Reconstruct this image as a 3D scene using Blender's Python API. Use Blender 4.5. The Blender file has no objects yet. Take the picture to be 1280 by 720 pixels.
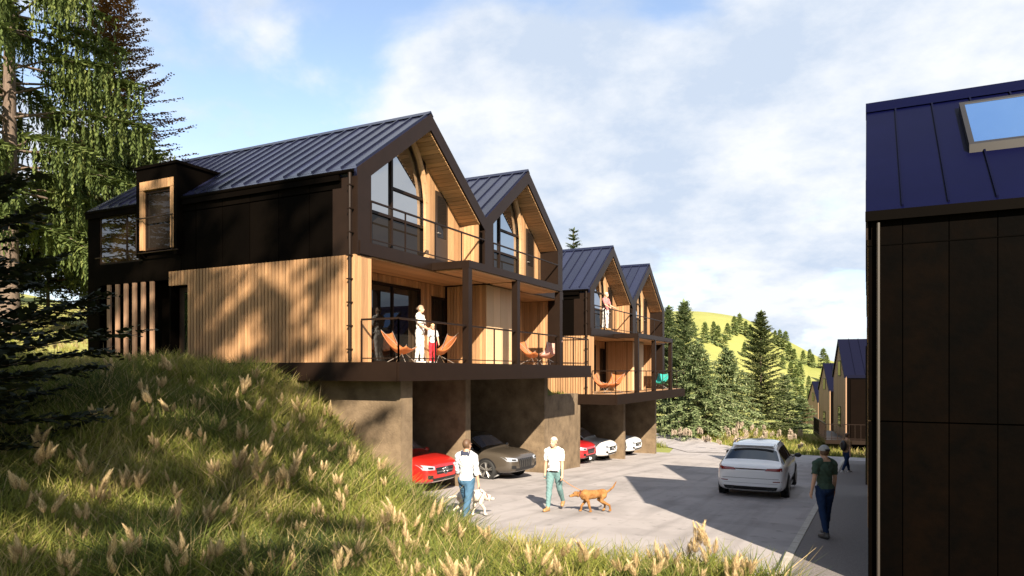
import bpy, bmesh, math, random
import numpy as np
from mathutils import Vector, Matrix
from mathutils.bvhtree import BVHTree

R = math.radians
SC = bpy.context.scene
COL = SC.collection
rng = random.Random(7)
nrg = np.random.default_rng(11)

# ------------------------------------------------------------------ camera numbers
CAMZ, FOC, HOR, YAW = 3.2, 880.0, 464.0, R(26.8)
SN, CS = math.sin(YAW), math.cos(YAW)


def ray(px, D):
    r = (px - 640) / FOC * D
    return CS * r - SN * D, SN * r + CS * D


def on_plane_x(px, xp):
    D = -xp / (SN - CS / FOC * (px - 640))
    return ray(px, D)


# ------------------------------------------------------------------ materials
MATS = {}


def nodes(name):
    m = bpy.data.materials.new(name)
    m.use_nodes = True
    nt = m.node_tree
    return m, nt, nt.nodes['Principled BSDF']


def mat(name, col, rough=.6, metal=0., var=.0, scale=4., tint=0., bump=0., bscale=30., spec=.5, col2=None,
        stretch=None, coat=0., trans=0., detail=6.):
    """procedural principled: noise variation between col and col2, per-face 'tint' variation, noise bump"""
    if name in MATS:
        return MATS[name]
    m, nt, b = nodes(name)
    L = nt.links.new
    b.inputs['Roughness'].default_value = rough
    b.inputs['Metallic'].default_value = metal
    b.inputs['Specular IOR Level'].default_value = spec
    b.inputs['Coat Weight'].default_value = coat
    b.inputs['Coat Roughness'].default_value = .05
    c2 = col2 or tuple(c * .6 for c in col)
    tc = nt.nodes.new('ShaderNodeTexCoord')
    mp = nt.nodes.new('ShaderNodeMapping')
    L(tc.outputs['Object'], mp.inputs['Vector'])
    if stretch:
        mp.inputs['Scale'].default_value = stretch
    out = None
    rgb = nt.nodes.new('ShaderNodeRGB')
    rgb.outputs[0].default_value = (*col, 1)
    out = rgb.outputs[0]
    if var > 0 or col2:
        n = nt.nodes.new('ShaderNodeTexNoise')
        n.inputs['Scale'].default_value = scale
        n.inputs['Detail'].default_value = detail
        n.inputs['Roughness'].default_value = .65
        L(mp.outputs[0], n.inputs['Vector'])
        rp = nt.nodes.new('ShaderNodeValToRGB')
        rp.color_ramp.elements[0].position = .32
        rp.color_ramp.elements[1].position = .68
        rp.color_ramp.elements[0].color = (*c2, 1)
        rp.color_ramp.elements[1].color = (*col, 1)
        L(n.outputs['Fac'], rp.inputs[0])
        mx = nt.nodes.new('ShaderNodeMix')
        mx.data_type = 'RGBA'
        mx.inputs[0].default_value = var if var > 0 else 1.
        L(out, mx.inputs[6])
        L(rp.outputs[0], mx.inputs[7])
        out = mx.outputs[2]
    if tint > 0:
        at = nt.nodes.new('ShaderNodeAttribute')
        at.attribute_name = 'tint'
        mr = nt.nodes.new('ShaderNodeMapRange')
        mr.inputs[3].default_value = 1 - tint
        mr.inputs[4].default_value = 1 + tint
        L(at.outputs['Fac'], mr.inputs[0])
        vm = nt.nodes.new('ShaderNodeVectorMath')
        vm.operation = 'SCALE'
        L(out, vm.inputs[0])
        L(mr.outputs[0], vm.inputs['Scale'])
        out = vm.outputs[0]
    L(out, b.inputs['Base Color'])
    if bump > 0:
        n2 = nt.nodes.new('ShaderNodeTexNoise')
        n2.inputs['Scale'].default_value = bscale
        n2.inputs['Detail'].default_value = 8
        L(mp.outputs[0], n2.inputs['Vector'])
        bp = nt.nodes.new('ShaderNodeBump')
        bp.inputs['Strength'].default_value = bump
        bp.inputs['Distance'].default_value = .02
        L(n2.outputs['Fac'], bp.inputs['Height'])
        L(bp.outputs[0], b.inputs['Normal'])
    if trans > 0:
        tr = nt.nodes.new('ShaderNodeBsdfTranslucent')
        L(out, tr.inputs[0])
        ms = nt.nodes.new('ShaderNodeMixShader')
        ms.inputs[0].default_value = trans
        o = nt.nodes['Material Output']
        L(b.outputs[0], ms.inputs[1])
        L(tr.outputs[0], ms.inputs[2])
        L(ms.outputs[0], o.inputs['Surface'])
    MATS[name] = m
    return m


def glass(name, refl, body, rough=.015, cap=.95, tintc=(.93, .96, 1)):
    if name in MATS:
        return MATS[name]
    m, nt, b = nodes(name)
    L = nt.links.new
    g = nt.nodes.new('ShaderNodeBsdfGlossy')
    g.inputs['Roughness'].default_value = rough
    g.inputs['Color'].default_value = (*tintc, 1)
    d = nt.nodes.new('ShaderNodeBsdfDiffuse')
    d.inputs[0].default_value = (*body, 1)
    lw = nt.nodes.new('ShaderNodeFresnel')
    lw.inputs[0].default_value = 1.5
    mr = nt.nodes.new('ShaderNodeMapRange')
    mr.inputs[1].default_value = .04
    mr.inputs[2].default_value = .6
    mr.inputs[3].default_value = refl
    mr.inputs[4].default_value = cap
    ms = nt.nodes.new('ShaderNodeMixShader')
    L(lw.outputs[0], mr.inputs[0])
    L(mr.outputs[0], ms.inputs[0])
    L(d.outputs[0], ms.inputs[1])
    L(g.outputs[0], ms.inputs[2])
    L(ms.outputs[0], nt.nodes['Material Output'].inputs['Surface'])
    MATS[name] = m
    return m


WOOD = mat('larch_boards', (.40, .225, .106), .62, var=.65, scale=2.2, col2=(.23, .122, .054), stretch=(9, 9, .6), tint=.28, bump=.25, bscale=14)
SOFF = mat('larch_soffit_boards', (.44, .262, .13), .6, var=.5, scale=2.2, col2=(.31, .185, .09), stretch=(.6, 9, 9), tint=.2, bump=.2, bscale=14)
PANEL = mat('pale_plywood', (.60, .43, .25), .6, var=.5, scale=1.5, col2=(.5, .34, .19), stretch=(5, 5, .5), tint=.1)
BLK = mat('black_cladding', (.0022, .0015, .0010), .6, var=.6, scale=1.4, col2=(.0014, .001, .0008), tint=.3, bump=.05, bscale=8, spec=.02)
DKM = mat('dark_brown_steel', (.014, .0078, .005), .45, var=.5, scale=3, col2=(.009, .005, .0032), spec=.15)
ROOF = mat('standing_seam_roof', (.009, .0105, .028), .27, metal=.0, var=.7, scale=.9, col2=(.006, .007, .019), tint=.3, spec=.5, bump=.05, bscale=2.5)
ROOFN = mat('navy_roof', (.0014, .0019, .0165), .4, metal=.0, var=.6, scale=.9, col2=(.0010, .0014, .012), tint=.35, spec=.03, bump=.05, bscale=2.5)
ROOFF = mat('far_navy_roof', (.004, .0045, .014), .5, tint=.2, spec=.05)
CONC = mat('board_concrete', (.21, .15, .09), .85, var=1., scale=1.7, col2=(.08, .054, .03), bump=.5, bscale=22, detail=10)
GLS = glass('window_glass', .42, (.012, .012, .012))
GLD = glass('dark_window_glass', .025, (.014, .011, .009), cap=.3)
DOORM = mat('dark_door_paint', (.03, .019, .012), .4)
ALU = mat('galvanised_pipe', (.030, .024, .018), .5, metal=.0)
STEEL = mat('thin_steel_rod', (.55, .52, .48), .35, metal=.8)

ORG = Vector((0, 0, 0))


class MB:
    def __init__(s):
        s.v, s.f, s.t, s.m = [], [], [], []

    def add(s, vs, fs, tint=.5, mi=0):
        o = len(s.v)
        s.v += [tuple(p) for p in vs]
        for f in fs:
            s.f.append([i + o for i in f])
            s.t.append(tint)
            s.m.append(mi)

    def box(s, x0, x1, y0, y1, z0, z1, tint=.5, mi=0):
        s.hexa([(x0, y0, z0), (x1, y0, z0), (x1, y1, z0), (x0, y1, z0), (x0, y0, z1), (x1, y0, z1), (x1, y1, z1), (x0, y1, z1)], tint, mi)

    def hexa(s, c, tint=.5, mi=0):
        s.add(c, [(3, 2, 1, 0), (4, 5, 6, 7), (0, 1, 5, 4), (1, 2, 6, 5), (2, 3, 7, 6), (3, 0, 4, 7)], tint, mi)

    def prism_x(s, poly, x0, x1, tint=.5, mi=0):
        """polygon of (y,z) extruded along x"""
        n = len(poly)
        s.add([(x0, y, z) for y, z in poly] + [(x1, y, z) for y, z in poly],
              [tuple(range(n))[::-1], tuple(range(n, 2 * n))] + [(i, (i + 1) % n, n + (i + 1) % n, n + i) for i in range(n)], tint, mi)

    def prism_z(s, poly, z0, z1, tint=.5, mi=0):
        n = len(poly)
        s.add([(x, y, z0) for x, y in poly] + [(x, y, z1) for x, y in poly],
              [tuple(range(n))[::-1], tuple(range(n, 2 * n))] + [(i, (i + 1) % n, n + (i + 1) % n, n + i) for i in range(n)], tint, mi)

    def prism_y(s, poly, y0, y1, tint=.5, mi=0):
        n = len(poly)
        s.add([(x, y0, z) for x, z in poly] + [(x, y1, z) for x, z in poly],
              [tuple(range(n))[::-1], tuple(range(n, 2 * n))] + [(i, (i + 1) % n, n + (i + 1) % n, n + i) for i in range(n)], tint, mi)

    def tube(s, pts, rad, n=8, tint=.5, cap=True, mi=0):
        pts = [Vector(p) for p in pts]
        if not hasattr(rad, '__len__'):
            rad = [rad] * len(pts)
        vs, fs = [], []
        up = None
        for i, p in enumerate(pts):
            d = (pts[min(i + 1, len(pts) - 1)] - pts[max(i - 1, 0)])
            if d.length < 1e-9:
                d = Vector((0, 0, 1))
            d.normalize()
            if up is None:
                up = Vector((1, 0, 0)) if abs(d.x) < .8 else Vector((0, 1, 0))
            a = (up - d * up.dot(d))
            if a.length < 1e-6:
                a = d.orthogonal()
            a.normalize()
            up = a
            bb = d.cross(a)
            for k in range(n):
                q = 2 * math.pi * k / n
                vs.append(p + (a * math.cos(q) + bb * math.sin(q)) * rad[i])
        for i in range(len(pts) - 1):
            for k in range(n):
                fs.append((i * n + k, i * n + (k + 1) % n, (i + 1) * n + (k + 1) % n, (i + 1) * n + k))
        if cap:
            fs.append(tuple(range(n))[::-1])
            fs.append(tuple(range((len(pts) - 1) * n, len(pts) * n)))
        s.add(vs, fs, tint, mi)

    def ball(s, c, r, seg=12, ring=8, tint=.5, M=None, mi=0):
        if not hasattr(r, '__len__'):
            r = (r, r, r)
        c = Vector(c)
        vs, fs = [], []
        for i in range(ring + 1):
            th = math.pi * i / ring
            for k in range(seg):
                ph = 2 * math.pi * k / seg
                p = Vector((r[0] * math.sin(th) * math.cos(ph), r[1] * math.sin(th) * math.sin(ph), r[2] * math.cos(th)))
                if M:
                    p = M @ p
                vs.append(c + p)
        for i in range(ring):
            for k in range(seg):
                a, b_, c_, d = i * seg + k, i * seg + (k + 1) % seg, (i + 1) * seg + (k + 1) % seg, (i + 1) * seg + k
                if i == 0:
                    fs.append((a, d, c_))
                elif i == ring - 1:
                    fs.append((a, d, b_))
                else:
                    fs.append((a, d, c_, b_))
        s.add(vs, fs, tint, mi)

    def build(s, name, m, parent=None, smooth=False, org=None, bevel=0., keep=False):
        o_ = ORG if org is None else Vector(org)
        me = bpy.data.meshes.new(name)
        me.from_pydata([(x - o_.x, y - o_.y, z - o_.z) for x, y, z in s.v], [], s.f)
        me.update()
        if not keep and len(s.f) < 6000:
            bm = bmesh.new()
            bm.from_mesh(me)
            bmesh.ops.recalc_face_normals(bm, faces=bm.faces)
            bm.to_mesh(me)
            bm.free()
        if any(abs(t - .5) > 1e-6 for t in s.t):
            at = me.attributes.new('tint', 'FLOAT', 'FACE')
            at.data.foreach_set('value', np.array(s.t, dtype=np.float32))
        else:
            at = me.attributes.new('tint', 'FLOAT', 'FACE')
            at.data.foreach_set('value', np.full(len(s.f), .5, dtype=np.float32))
        ms = m if isinstance(m, (list, tuple)) else [m]
        for q in ms:
            me.materials.append(q)
        if len(ms) > 1:
            me.polygons.foreach_set('material_index', s.m)
        if smooth:
            me.polygons.foreach_set('use_smooth', [True] * len(s.f))
        o = bpy.data.objects.new(name, me)
        COL.objects.link(o)
        if parent:
            o.parent = parent
        elif org is None:
            o.location = ORG
        if bevel:
            bv = o.modifiers.new('bevel', 'BEVEL')
            bv.width = bevel
            bv.segments = 2
            bv.limit_method = 'ANGLE'
        return o


def tag(o, label, cat, group=None, kind=None):
    if label:
        o['label'] = label
    if cat:
        o['category'] = cat
    if group:
        o['group'] = group
    if kind:
        o['kind'] = kind
    return o


def empty(name, loc, rz=0., label=None, cat=None, group=None):
    o = bpy.data.objects.new(name, None)
    o.empty_display_size = .2
    COL.objects.link(o)
    o.location = loc
    o.rotation_euler = (0, 0, rz)
    return tag(o, label, cat, group)


def copy_tree(o, parent=None):
    c = o.copy()
    COL.objects.link(c)
    if parent:
        c.parent = parent
    for ch in o.children:
        copy_tree(ch, c)
    return c


def np_mesh(name, V, F, tint, m, loc=(0, 0, 0), parent=None, smooth=False):
    """V (n,3), F (m,k) all faces same size"""
    me = bpy.data.meshes.new(name)
    n, k = F.shape
    me.vertices.add(len(V))
    me.vertices.foreach_set('co', np.asarray(V, dtype=np.float32).ravel())
    me.loops.add(n * k)
    me.loops.foreach_set('vertex_index', F.astype(np.int32).ravel())
    me.polygons.add(n)
    me.polygons.foreach_set('loop_start', np.arange(0, n * k, k, dtype=np.int32))
    me.update(calc_edges=True)
    at = me.attributes.new('tint', 'FLOAT', 'FACE')
    at.data.foreach_set('value', np.asarray(tint, dtype=np.float32))
    if smooth:
        me.polygons.foreach_set('use_smooth', [True] * n)
    me.materials.append(m)
    o = bpy.data.objects.new(name, me)
    COL.objects.link(o)
    o.location = loc
    if parent:
        o.parent = parent
    return o


# ------------------------------------------------------------------ terrain
def sst(a, b, x):
    t = np.clip((x - a) / (b - a), 0, 1)
    return t * t * (3 - 2 * t)


def g(y):
    return np.interp(y, [-60, 0, 13, 60, 130, 300], [.75, .45, 0, -2.7, -6., -8.])


def bumps(x, y):
    return (.09 * np.sin(x * .9 + 1.3 * np.sin(y * .5)) * np.cos(y * .8 + .7) + .05 * np.sin(x * 2.1 + y * 1.7 + 1) +
            .04 * np.sin(x * 3.3 - y * 2.3))


def toe(y):
    return np.interp(y, [0, 6, 9, 10.6, 12, 13.5, 14], [-5, -5, -5.2, -5.8, -7.9, -9.85, -9.85])


def h(x, y):
    x = np.asarray(x, dtype=float)
    y = np.asarray(y, dtype=float)
    P = np.interp(y, [0, 24, 25.5, 41, 46, 60], [3.0, 3.0, 2.2, 2.2, 1.2, -1.5]) + .02 * np.clip(-13 - x, 0, 12) + .165 * np.clip(-24 - x, 0, 110) * (1 - .75 * sst(45, 80, y))
    W = np.interp(y, [-30, 0, 6, 10, 12, 13.2, 13.6], [20, 12, 10.5, 8, 5, 3.0, 2.8])
    p = np.interp(y, [0, 8, 13.5], [1.5, 1.3, 1.0])
    t = np.clip((toe(y) - x) / W, 0, 1.25)
    S1 = np.where(t < .8, t, .8 + .2 * np.tanh((t - .8) / .2)) ** p
    S2 = (x < -17.2).astype(float)
    gap = ((y > 24.62) & (y < 27.85) & (x < -10.95))
    S2 = np.where(gap, 1., S2)
    S3 = np.clip((-15 - x) / 25, 0, 1)
    w3 = sst(43, 46, y)
    S = np.where(y < 13.68, S1, S2 * (1 - w3) + S3 * w3)
    z = g(y) * (1 - S) + P * S - .03 * (1 - S)
    grass = np.where(y < 13.68, np.clip(t * 5, 0, 1), 0.)
    front = sst(10.5, 9.6, y) * (x < -1.4)
    z = z + bumps(x, y) * np.maximum(grass, front) + .14 * front * (1 - np.clip(t, 0, 1))
    z = z + 25.5 * np.exp(-((x + 62) / 66) ** 2 - ((y - 270) / 85) ** 2)
    z = z + 9 * np.exp(-((x - 60) / 120) ** 2 - ((y - 420) / 90) ** 2)
    z = z + .9 * np.exp(-((x + 9) / 8) ** 2 - ((y - 60) / 5) ** 2) * sst(47, 53, y)
    return z


def hz(x, y):
    return float(h(x, y))


def at_ground(px, py, hh=0., d0=5., d1=160.):
    """ground point under the thing seen at px,py whose seen point is hh above ground"""
    D = d0
    while D < d1:
        x, y = ray(px, D)
        if CAMZ - (py - HOR) / FOC * D <= hz(x, y) + hh:
            return x, y, hz(x, y), D
        D += .05
    x, y = ray(px, d1)
    return x, y, hz(x, y), d1


def road_at(px, py):
    D = 4.
    while D < 160:
        x, y = ray(px, D)
        if CAMZ - (py - HOR) / FOC * D <= float(g(y)):
            break
        D += .02
    return x, y, float(g(y))


def lines(a, b, step, extra, lim):
    c = list(np.arange(a, b, step)) + [b] + list(extra)
    s = step
    p = b
    while p < lim[1]:
        s *= 1.13
        p += s
        c.append(p)
    s = step
    p = a
    while p > lim[0]:
        s *= 1.13
        p -= s
        c.append(p)
    c = sorted(set(round(float(q), 3) for q in c))
    return np.array(c)


def build_terrain():
    xs = lines(-24, 4, .4, [-17.25, -17.15, -11., -10.9], (-1600, 1500))
    ys = lines(-4, 48, .4, [13.66, 13.72, 24.6, 24.66, 27.82, 27.88], (-600, 1800))
    X, Y = np.meshgrid(xs, ys)
    Z = h(X, Y)
    V = np.stack([X.ravel(), Y.ravel(), Z.ravel()], 1)
    nx, ny = len(xs), len(ys)
    i = np.arange((nx - 1) * (ny - 1))
    a = (i // (nx - 1)) * nx + i % (nx - 1)
    F = np.stack([a, a + 1, a + nx + 1, a + nx], 1)
    m, nt, b = nodes('meadow_ground')
    L = nt.links.new
    b.inputs['Roughness'].default_value = .95
    b.inputs['Specular IOR Level'].default_value = .1
    tc = nt.nodes.new('ShaderNodeTexCoord')
    cols = []
    for sc, c1, c2 in ((.035, (.33, .325, .11), (.235, .255, .075)), (.6, (.12, .12, .02), (.04, .05, .012))):
        n = nt.nodes.new('ShaderNodeTexNoise')
        n.inputs['Scale'].default_value = sc
        n.inputs['Detail'].default_value = 9
        n.inputs['Roughness'].default_value = .7
        L(tc.outputs['Object'], n.inputs['Vector'])
        rp = nt.nodes.new('ShaderNodeValToRGB')
        rp.color_ramp.elements[0].position = .38
        rp.color_ramp.elements[1].position = .62
        rp.color_ramp.elements[0].color = (*c2, 1)
        rp.color_ramp.elements[1].color = (*c1, 1)
        L(n.outputs['Fac'], rp.inputs[0])
        cols.append(rp.outputs[0])
    mx = nt.nodes.new('ShaderNodeMix')
    mx.data_type = 'RGBA'
    mx.inputs[0].default_value = .28
    L(cols[0], mx.inputs[6])
    L(cols[1], mx.inputs[7])
    L(mx.outputs[2], b.inputs['Base Color'])
    o = np_mesh('ground', V, F, np.full(len(F), .5), m, smooth=False)
    tag(o, 'grassy hillside rising to the left and to far hills', 'ground', kind='structure')


def ribbon(name, rows, m, dz=0., thick=0., follow=g, label=None, cat=None):
    """rows: list of (y, x_left, x_right, ncols) draped on follow(y)"""
    V, F = [], []
    nc = 14
    for (y, x0, x1) in rows:
        for k in range(nc + 1):
            x = x0 + (x1 - x0) * k / nc
            V.append((x, y, float(follow(y)) + dz))
    for i in range(len(rows) - 1):
        for k in range(nc):
            a = i * (nc + 1) + k
            F.append((a, a + 1, a + nc + 2, a + nc + 1))
    o = np_mesh(name, np.array(V), np.array(F), np.full(len(F), .5), m)
    tag(o, label, cat, kind='structure')
    return o


ASPH = mat('road_asphalt', (.33, .305, .30), .9, var=.8, scale=.7, col2=(.27, .25, .245), bump=.25, bscale=160, spec=.25, detail=12)
def road_streaks():
    nt = ASPH.node_tree
    L = nt.links.new
    b = nt.nodes['Principled BSDF']
    src = b.inputs['Base Color'].links[0].from_socket
    tc = nt.nodes.new('ShaderNodeTexCoord')
    prev = src
    for (st, sc, lo, hi, dark) in (((1.3, .10, 1), 1.6, .52, .66, .80), ((1, 1, 1), .55, .50, .58, .86), ((1, 1, 1), 3.5, .62, .68, .78)):
        mp = nt.nodes.new('ShaderNodeMapping')
        mp.inputs['Scale'].default_value = st
        mp.inputs['Rotation'].default_value = (0, 0, .12)
        L(tc.outputs['Object'], mp.inputs['Vector'])
        n = nt.nodes.new('ShaderNodeTexNoise')
        n.inputs['Scale'].default_value = sc
        n.inputs['Detail'].default_value = 5
        L(mp.outputs[0], n.inputs['Vector'])
        r = nt.nodes.new('ShaderNodeMapRange')
        r.inputs[1].default_value = lo
        r.inputs[2].default_value = hi
        r.inputs[3].default_value = 1.
        r.inputs[4].default_value = dark
        L(n.outputs['Fac'], r.inputs[0])
        v = nt.nodes.new('ShaderNodeVectorMath')
        v.operation = 'SCALE'
        L(prev, v.inputs[0])
        L(r.outputs[0], v.inputs['Scale'])
        prev = v.outputs[0]
    L(prev, b.inputs['Base Color'])


road_streaks()
PAVE = mat('speckled_pavement', (.20, .18, .17), .9, var=1, scale=45, col2=(.10, .09, .088), bump=.4, bscale=120, spec=.25)
KERB = mat('concrete_kerb', (.40, .37, .33), .8, var=.8, scale=6, col2=(.25, .23, .2))


def build_roads():
    rows = []
    for y in list(np.arange(10.5, 14.01, .25)):
        rows.append((y, float(toe(max(y, 10.6))) - .25 if y < 13.6 else -9.9, -1.25))
    for y in np.arange(14.15, 24.6, .5):
        rows.append((y, -17.1, -1.25))
    for y in np.arange(24.7, 27.8, .5):
        rows.append((y, -10.92, -1.25))
    for y in np.arange(27.9, 41.4, .5):
        rows.append((y, -17.1, -1.25))
    for y in np.arange(41.5, 46.6, .3):
        rows.append((y, -10.5 - .2 * (y - 41.5), float(np.interp(y, [41.5, 42.5, 46.6], [-1.25, 16, 18]))))
    ribbon('road', rows, ASPH, 0., label='grey asphalt yard and road running past the garages', cat='road')
    # side road curving away to the left
    path = [(-7.5, 44), (-9.5, 48), (-12, 52), (-15.5, 56), (-21, 60), (-30, 64), (-42, 67)]
    pts = []
    for i in range(len(path) - 1):
        for k in range(6):
            t = k / 6
            pts.append((path[i][0] * (1 - t) + path[i + 1][0] * t, path[i][1] * (1 - t) + path[i + 1][1] * t))
    V, F = [], []
    for i, (x, y) in enumerate(pts):
        a = Vector(pts[max(i - 1, 0)])
        c = Vector(pts[min(i + 1, len(pts) - 1)])
        d = (c - a).normalized()
        n = Vector((-d.y, d.x))
        for k in range(5):
            q = Vector((x, y)) + n * (k - 2) * 1.25
            V.append((q.x, q.y, max(hz(q.x, q.y), hz(x, y)) + .045))
    for i in range(len(pts) - 1):
        for k in range(4):
            a = i * 5 + k
            F.append((a, a + 1, a + 6, a + 5))
    o = np_mesh('side_road', np.array(V), np.array(F), np.full(len(F), .5), ASPH)
    tag(o, 'narrow asphalt lane curving left behind the far houses', 'road', kind='structure')
    rows = [(y, -1.12, 3.) for y in np.arange(6, 42.01, 1.)]
    ribbon('pavement', rows, PAVE, .07, label='dark speckled pavement beside the black house', cat='pavement')
    m = MB()
    for y in np.arange(6, 42, 1.):
        z0, z1 = float(g(y)), float(g(y + .985))
        m.hexa([(-1.25, y, z0 - .1), (-1.12, y, z0 - .1), (-1.12, y + .985, z1 - .1), (-1.25, y + .985, z1 - .1),
                (-1.25, y, z0 + .085), (-1.12, y, z0 + .085), (-1.12, y + .985, z1 + .085), (-1.25, y + .985, z1 + .085)])
    o = m.build('kerb', KERB)
    tag(o, 'pale concrete kerb between road and pavement', 'kerb', kind='structure')


# ------------------------------------------------------------------ houses of the left row
X0, XB = -10.7, -20.85        # gable plane and back
FL, UF = 3.40, 6.28           # deck floor, upper floor
EAVE, RISE, UW = 8.0, 2.25, 6.2
XR, XL_ = -11.45, -12.2       # upper and lower recessed walls


def vboards(m, x, y0, y1, zb, ztop, pitch=.125, gap=.014, th=.03, axis='y', fixed=None):
    """vertical boards on plane x (facing +x) or, with axis x, on plane y=fixed facing -y; ztop a function"""
    n = max(1, int(round((y1 - y0) / pitch)))
    pitch = (y1 - y0) / n
    for i in range(n):
        a, b = y0 + i * pitch + gap / 2, y0 + (i + 1) * pitch - gap / 2
        ta, tb = ztop(a), ztop(b)
        if min(ta, tb) <= zb + .02:
            continue
        t = rng.random()
        q = th + rng.uniform(0, .006)
        if axis == 'y':
            m.hexa([(x - .02, a, zb), (x + q, a, zb), (x + q, b, zb), (x - .02, b, zb),
                    (x - .02, a, ta), (x + q, a, ta), (x + q, b, tb), (x - .02, b, tb)], t)
        else:
            m.hexa([(a, fixed - q, zb), (b, fixed - q, zb), (b, fixed + .02, zb), (a, fixed + .02, zb),
                    (a, fixed - q, ta), (b, fixed - q, tb), (b, fixed + .02, tb), (a, fixed + .02, ta)], t)


def frame_window(root, name, x, y0, y1, z0, z1, bars_y=(), bars_z=(), fw=.06, gm=None, lab=None, depth=.07):
    f = MB()
    for (a, b, c, d) in ((y0, y0 + fw, z0, z1), (y1 - fw, y1, z0, z1), (y0 + fw, y1 - fw, z0, z0 + fw), (y0 + fw, y1 - fw, z1 - fw, z1)):
        f.box(x, x + depth, a, b, c, d)
    for q in bars_y:
        f.box(x, x + depth - .004, q - fw / 2, q + fw / 2, z0 + fw, z1 - fw)
    for q in bars_z:
        f.box(x, x + depth - .008, y0 + fw, y1 - fw, q - fw / 2, q + fw / 2)
    fo = f.build(name, DKM, root)
    p = MB()
    p.box(x + .008, x + .022, y0 + fw * .5, y1 - fw * .5, z0 + fw * .5, z1 - fw * .5)
    p.build('pane', gm or GLS, fo)
    return fo


def railing_mesh(m, pts, zf, hgt=1.02, spacing=1.55, r=.016):
    for (a, b) in zip(pts[:-1], pts[1:]):
        a, b = Vector(a), Vector(b)
        L = (b - a).length
        d = (b - a).normalized()
        n = Vector((-d.y, d.x))

        def bar(z0, z1, w):
            c = [a + n * w, b + n * w, b - n * w, a - n * w]
            m.prism_z([(q.x, q.y) for q in c], z0, z1)
        bar(zf + hgt - .03, zf + hgt + .012, .024)
        bar(zf + .09, zf + .115, .012)
        k = max(1, int(round(L / spacing)))
        for i in range(k + 1):
            q = a + d * (L * i / k)
            m.box(q.x - r, q.x + r, q.y - r, q.y + r, zf, zf + hgt - .032)


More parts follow.
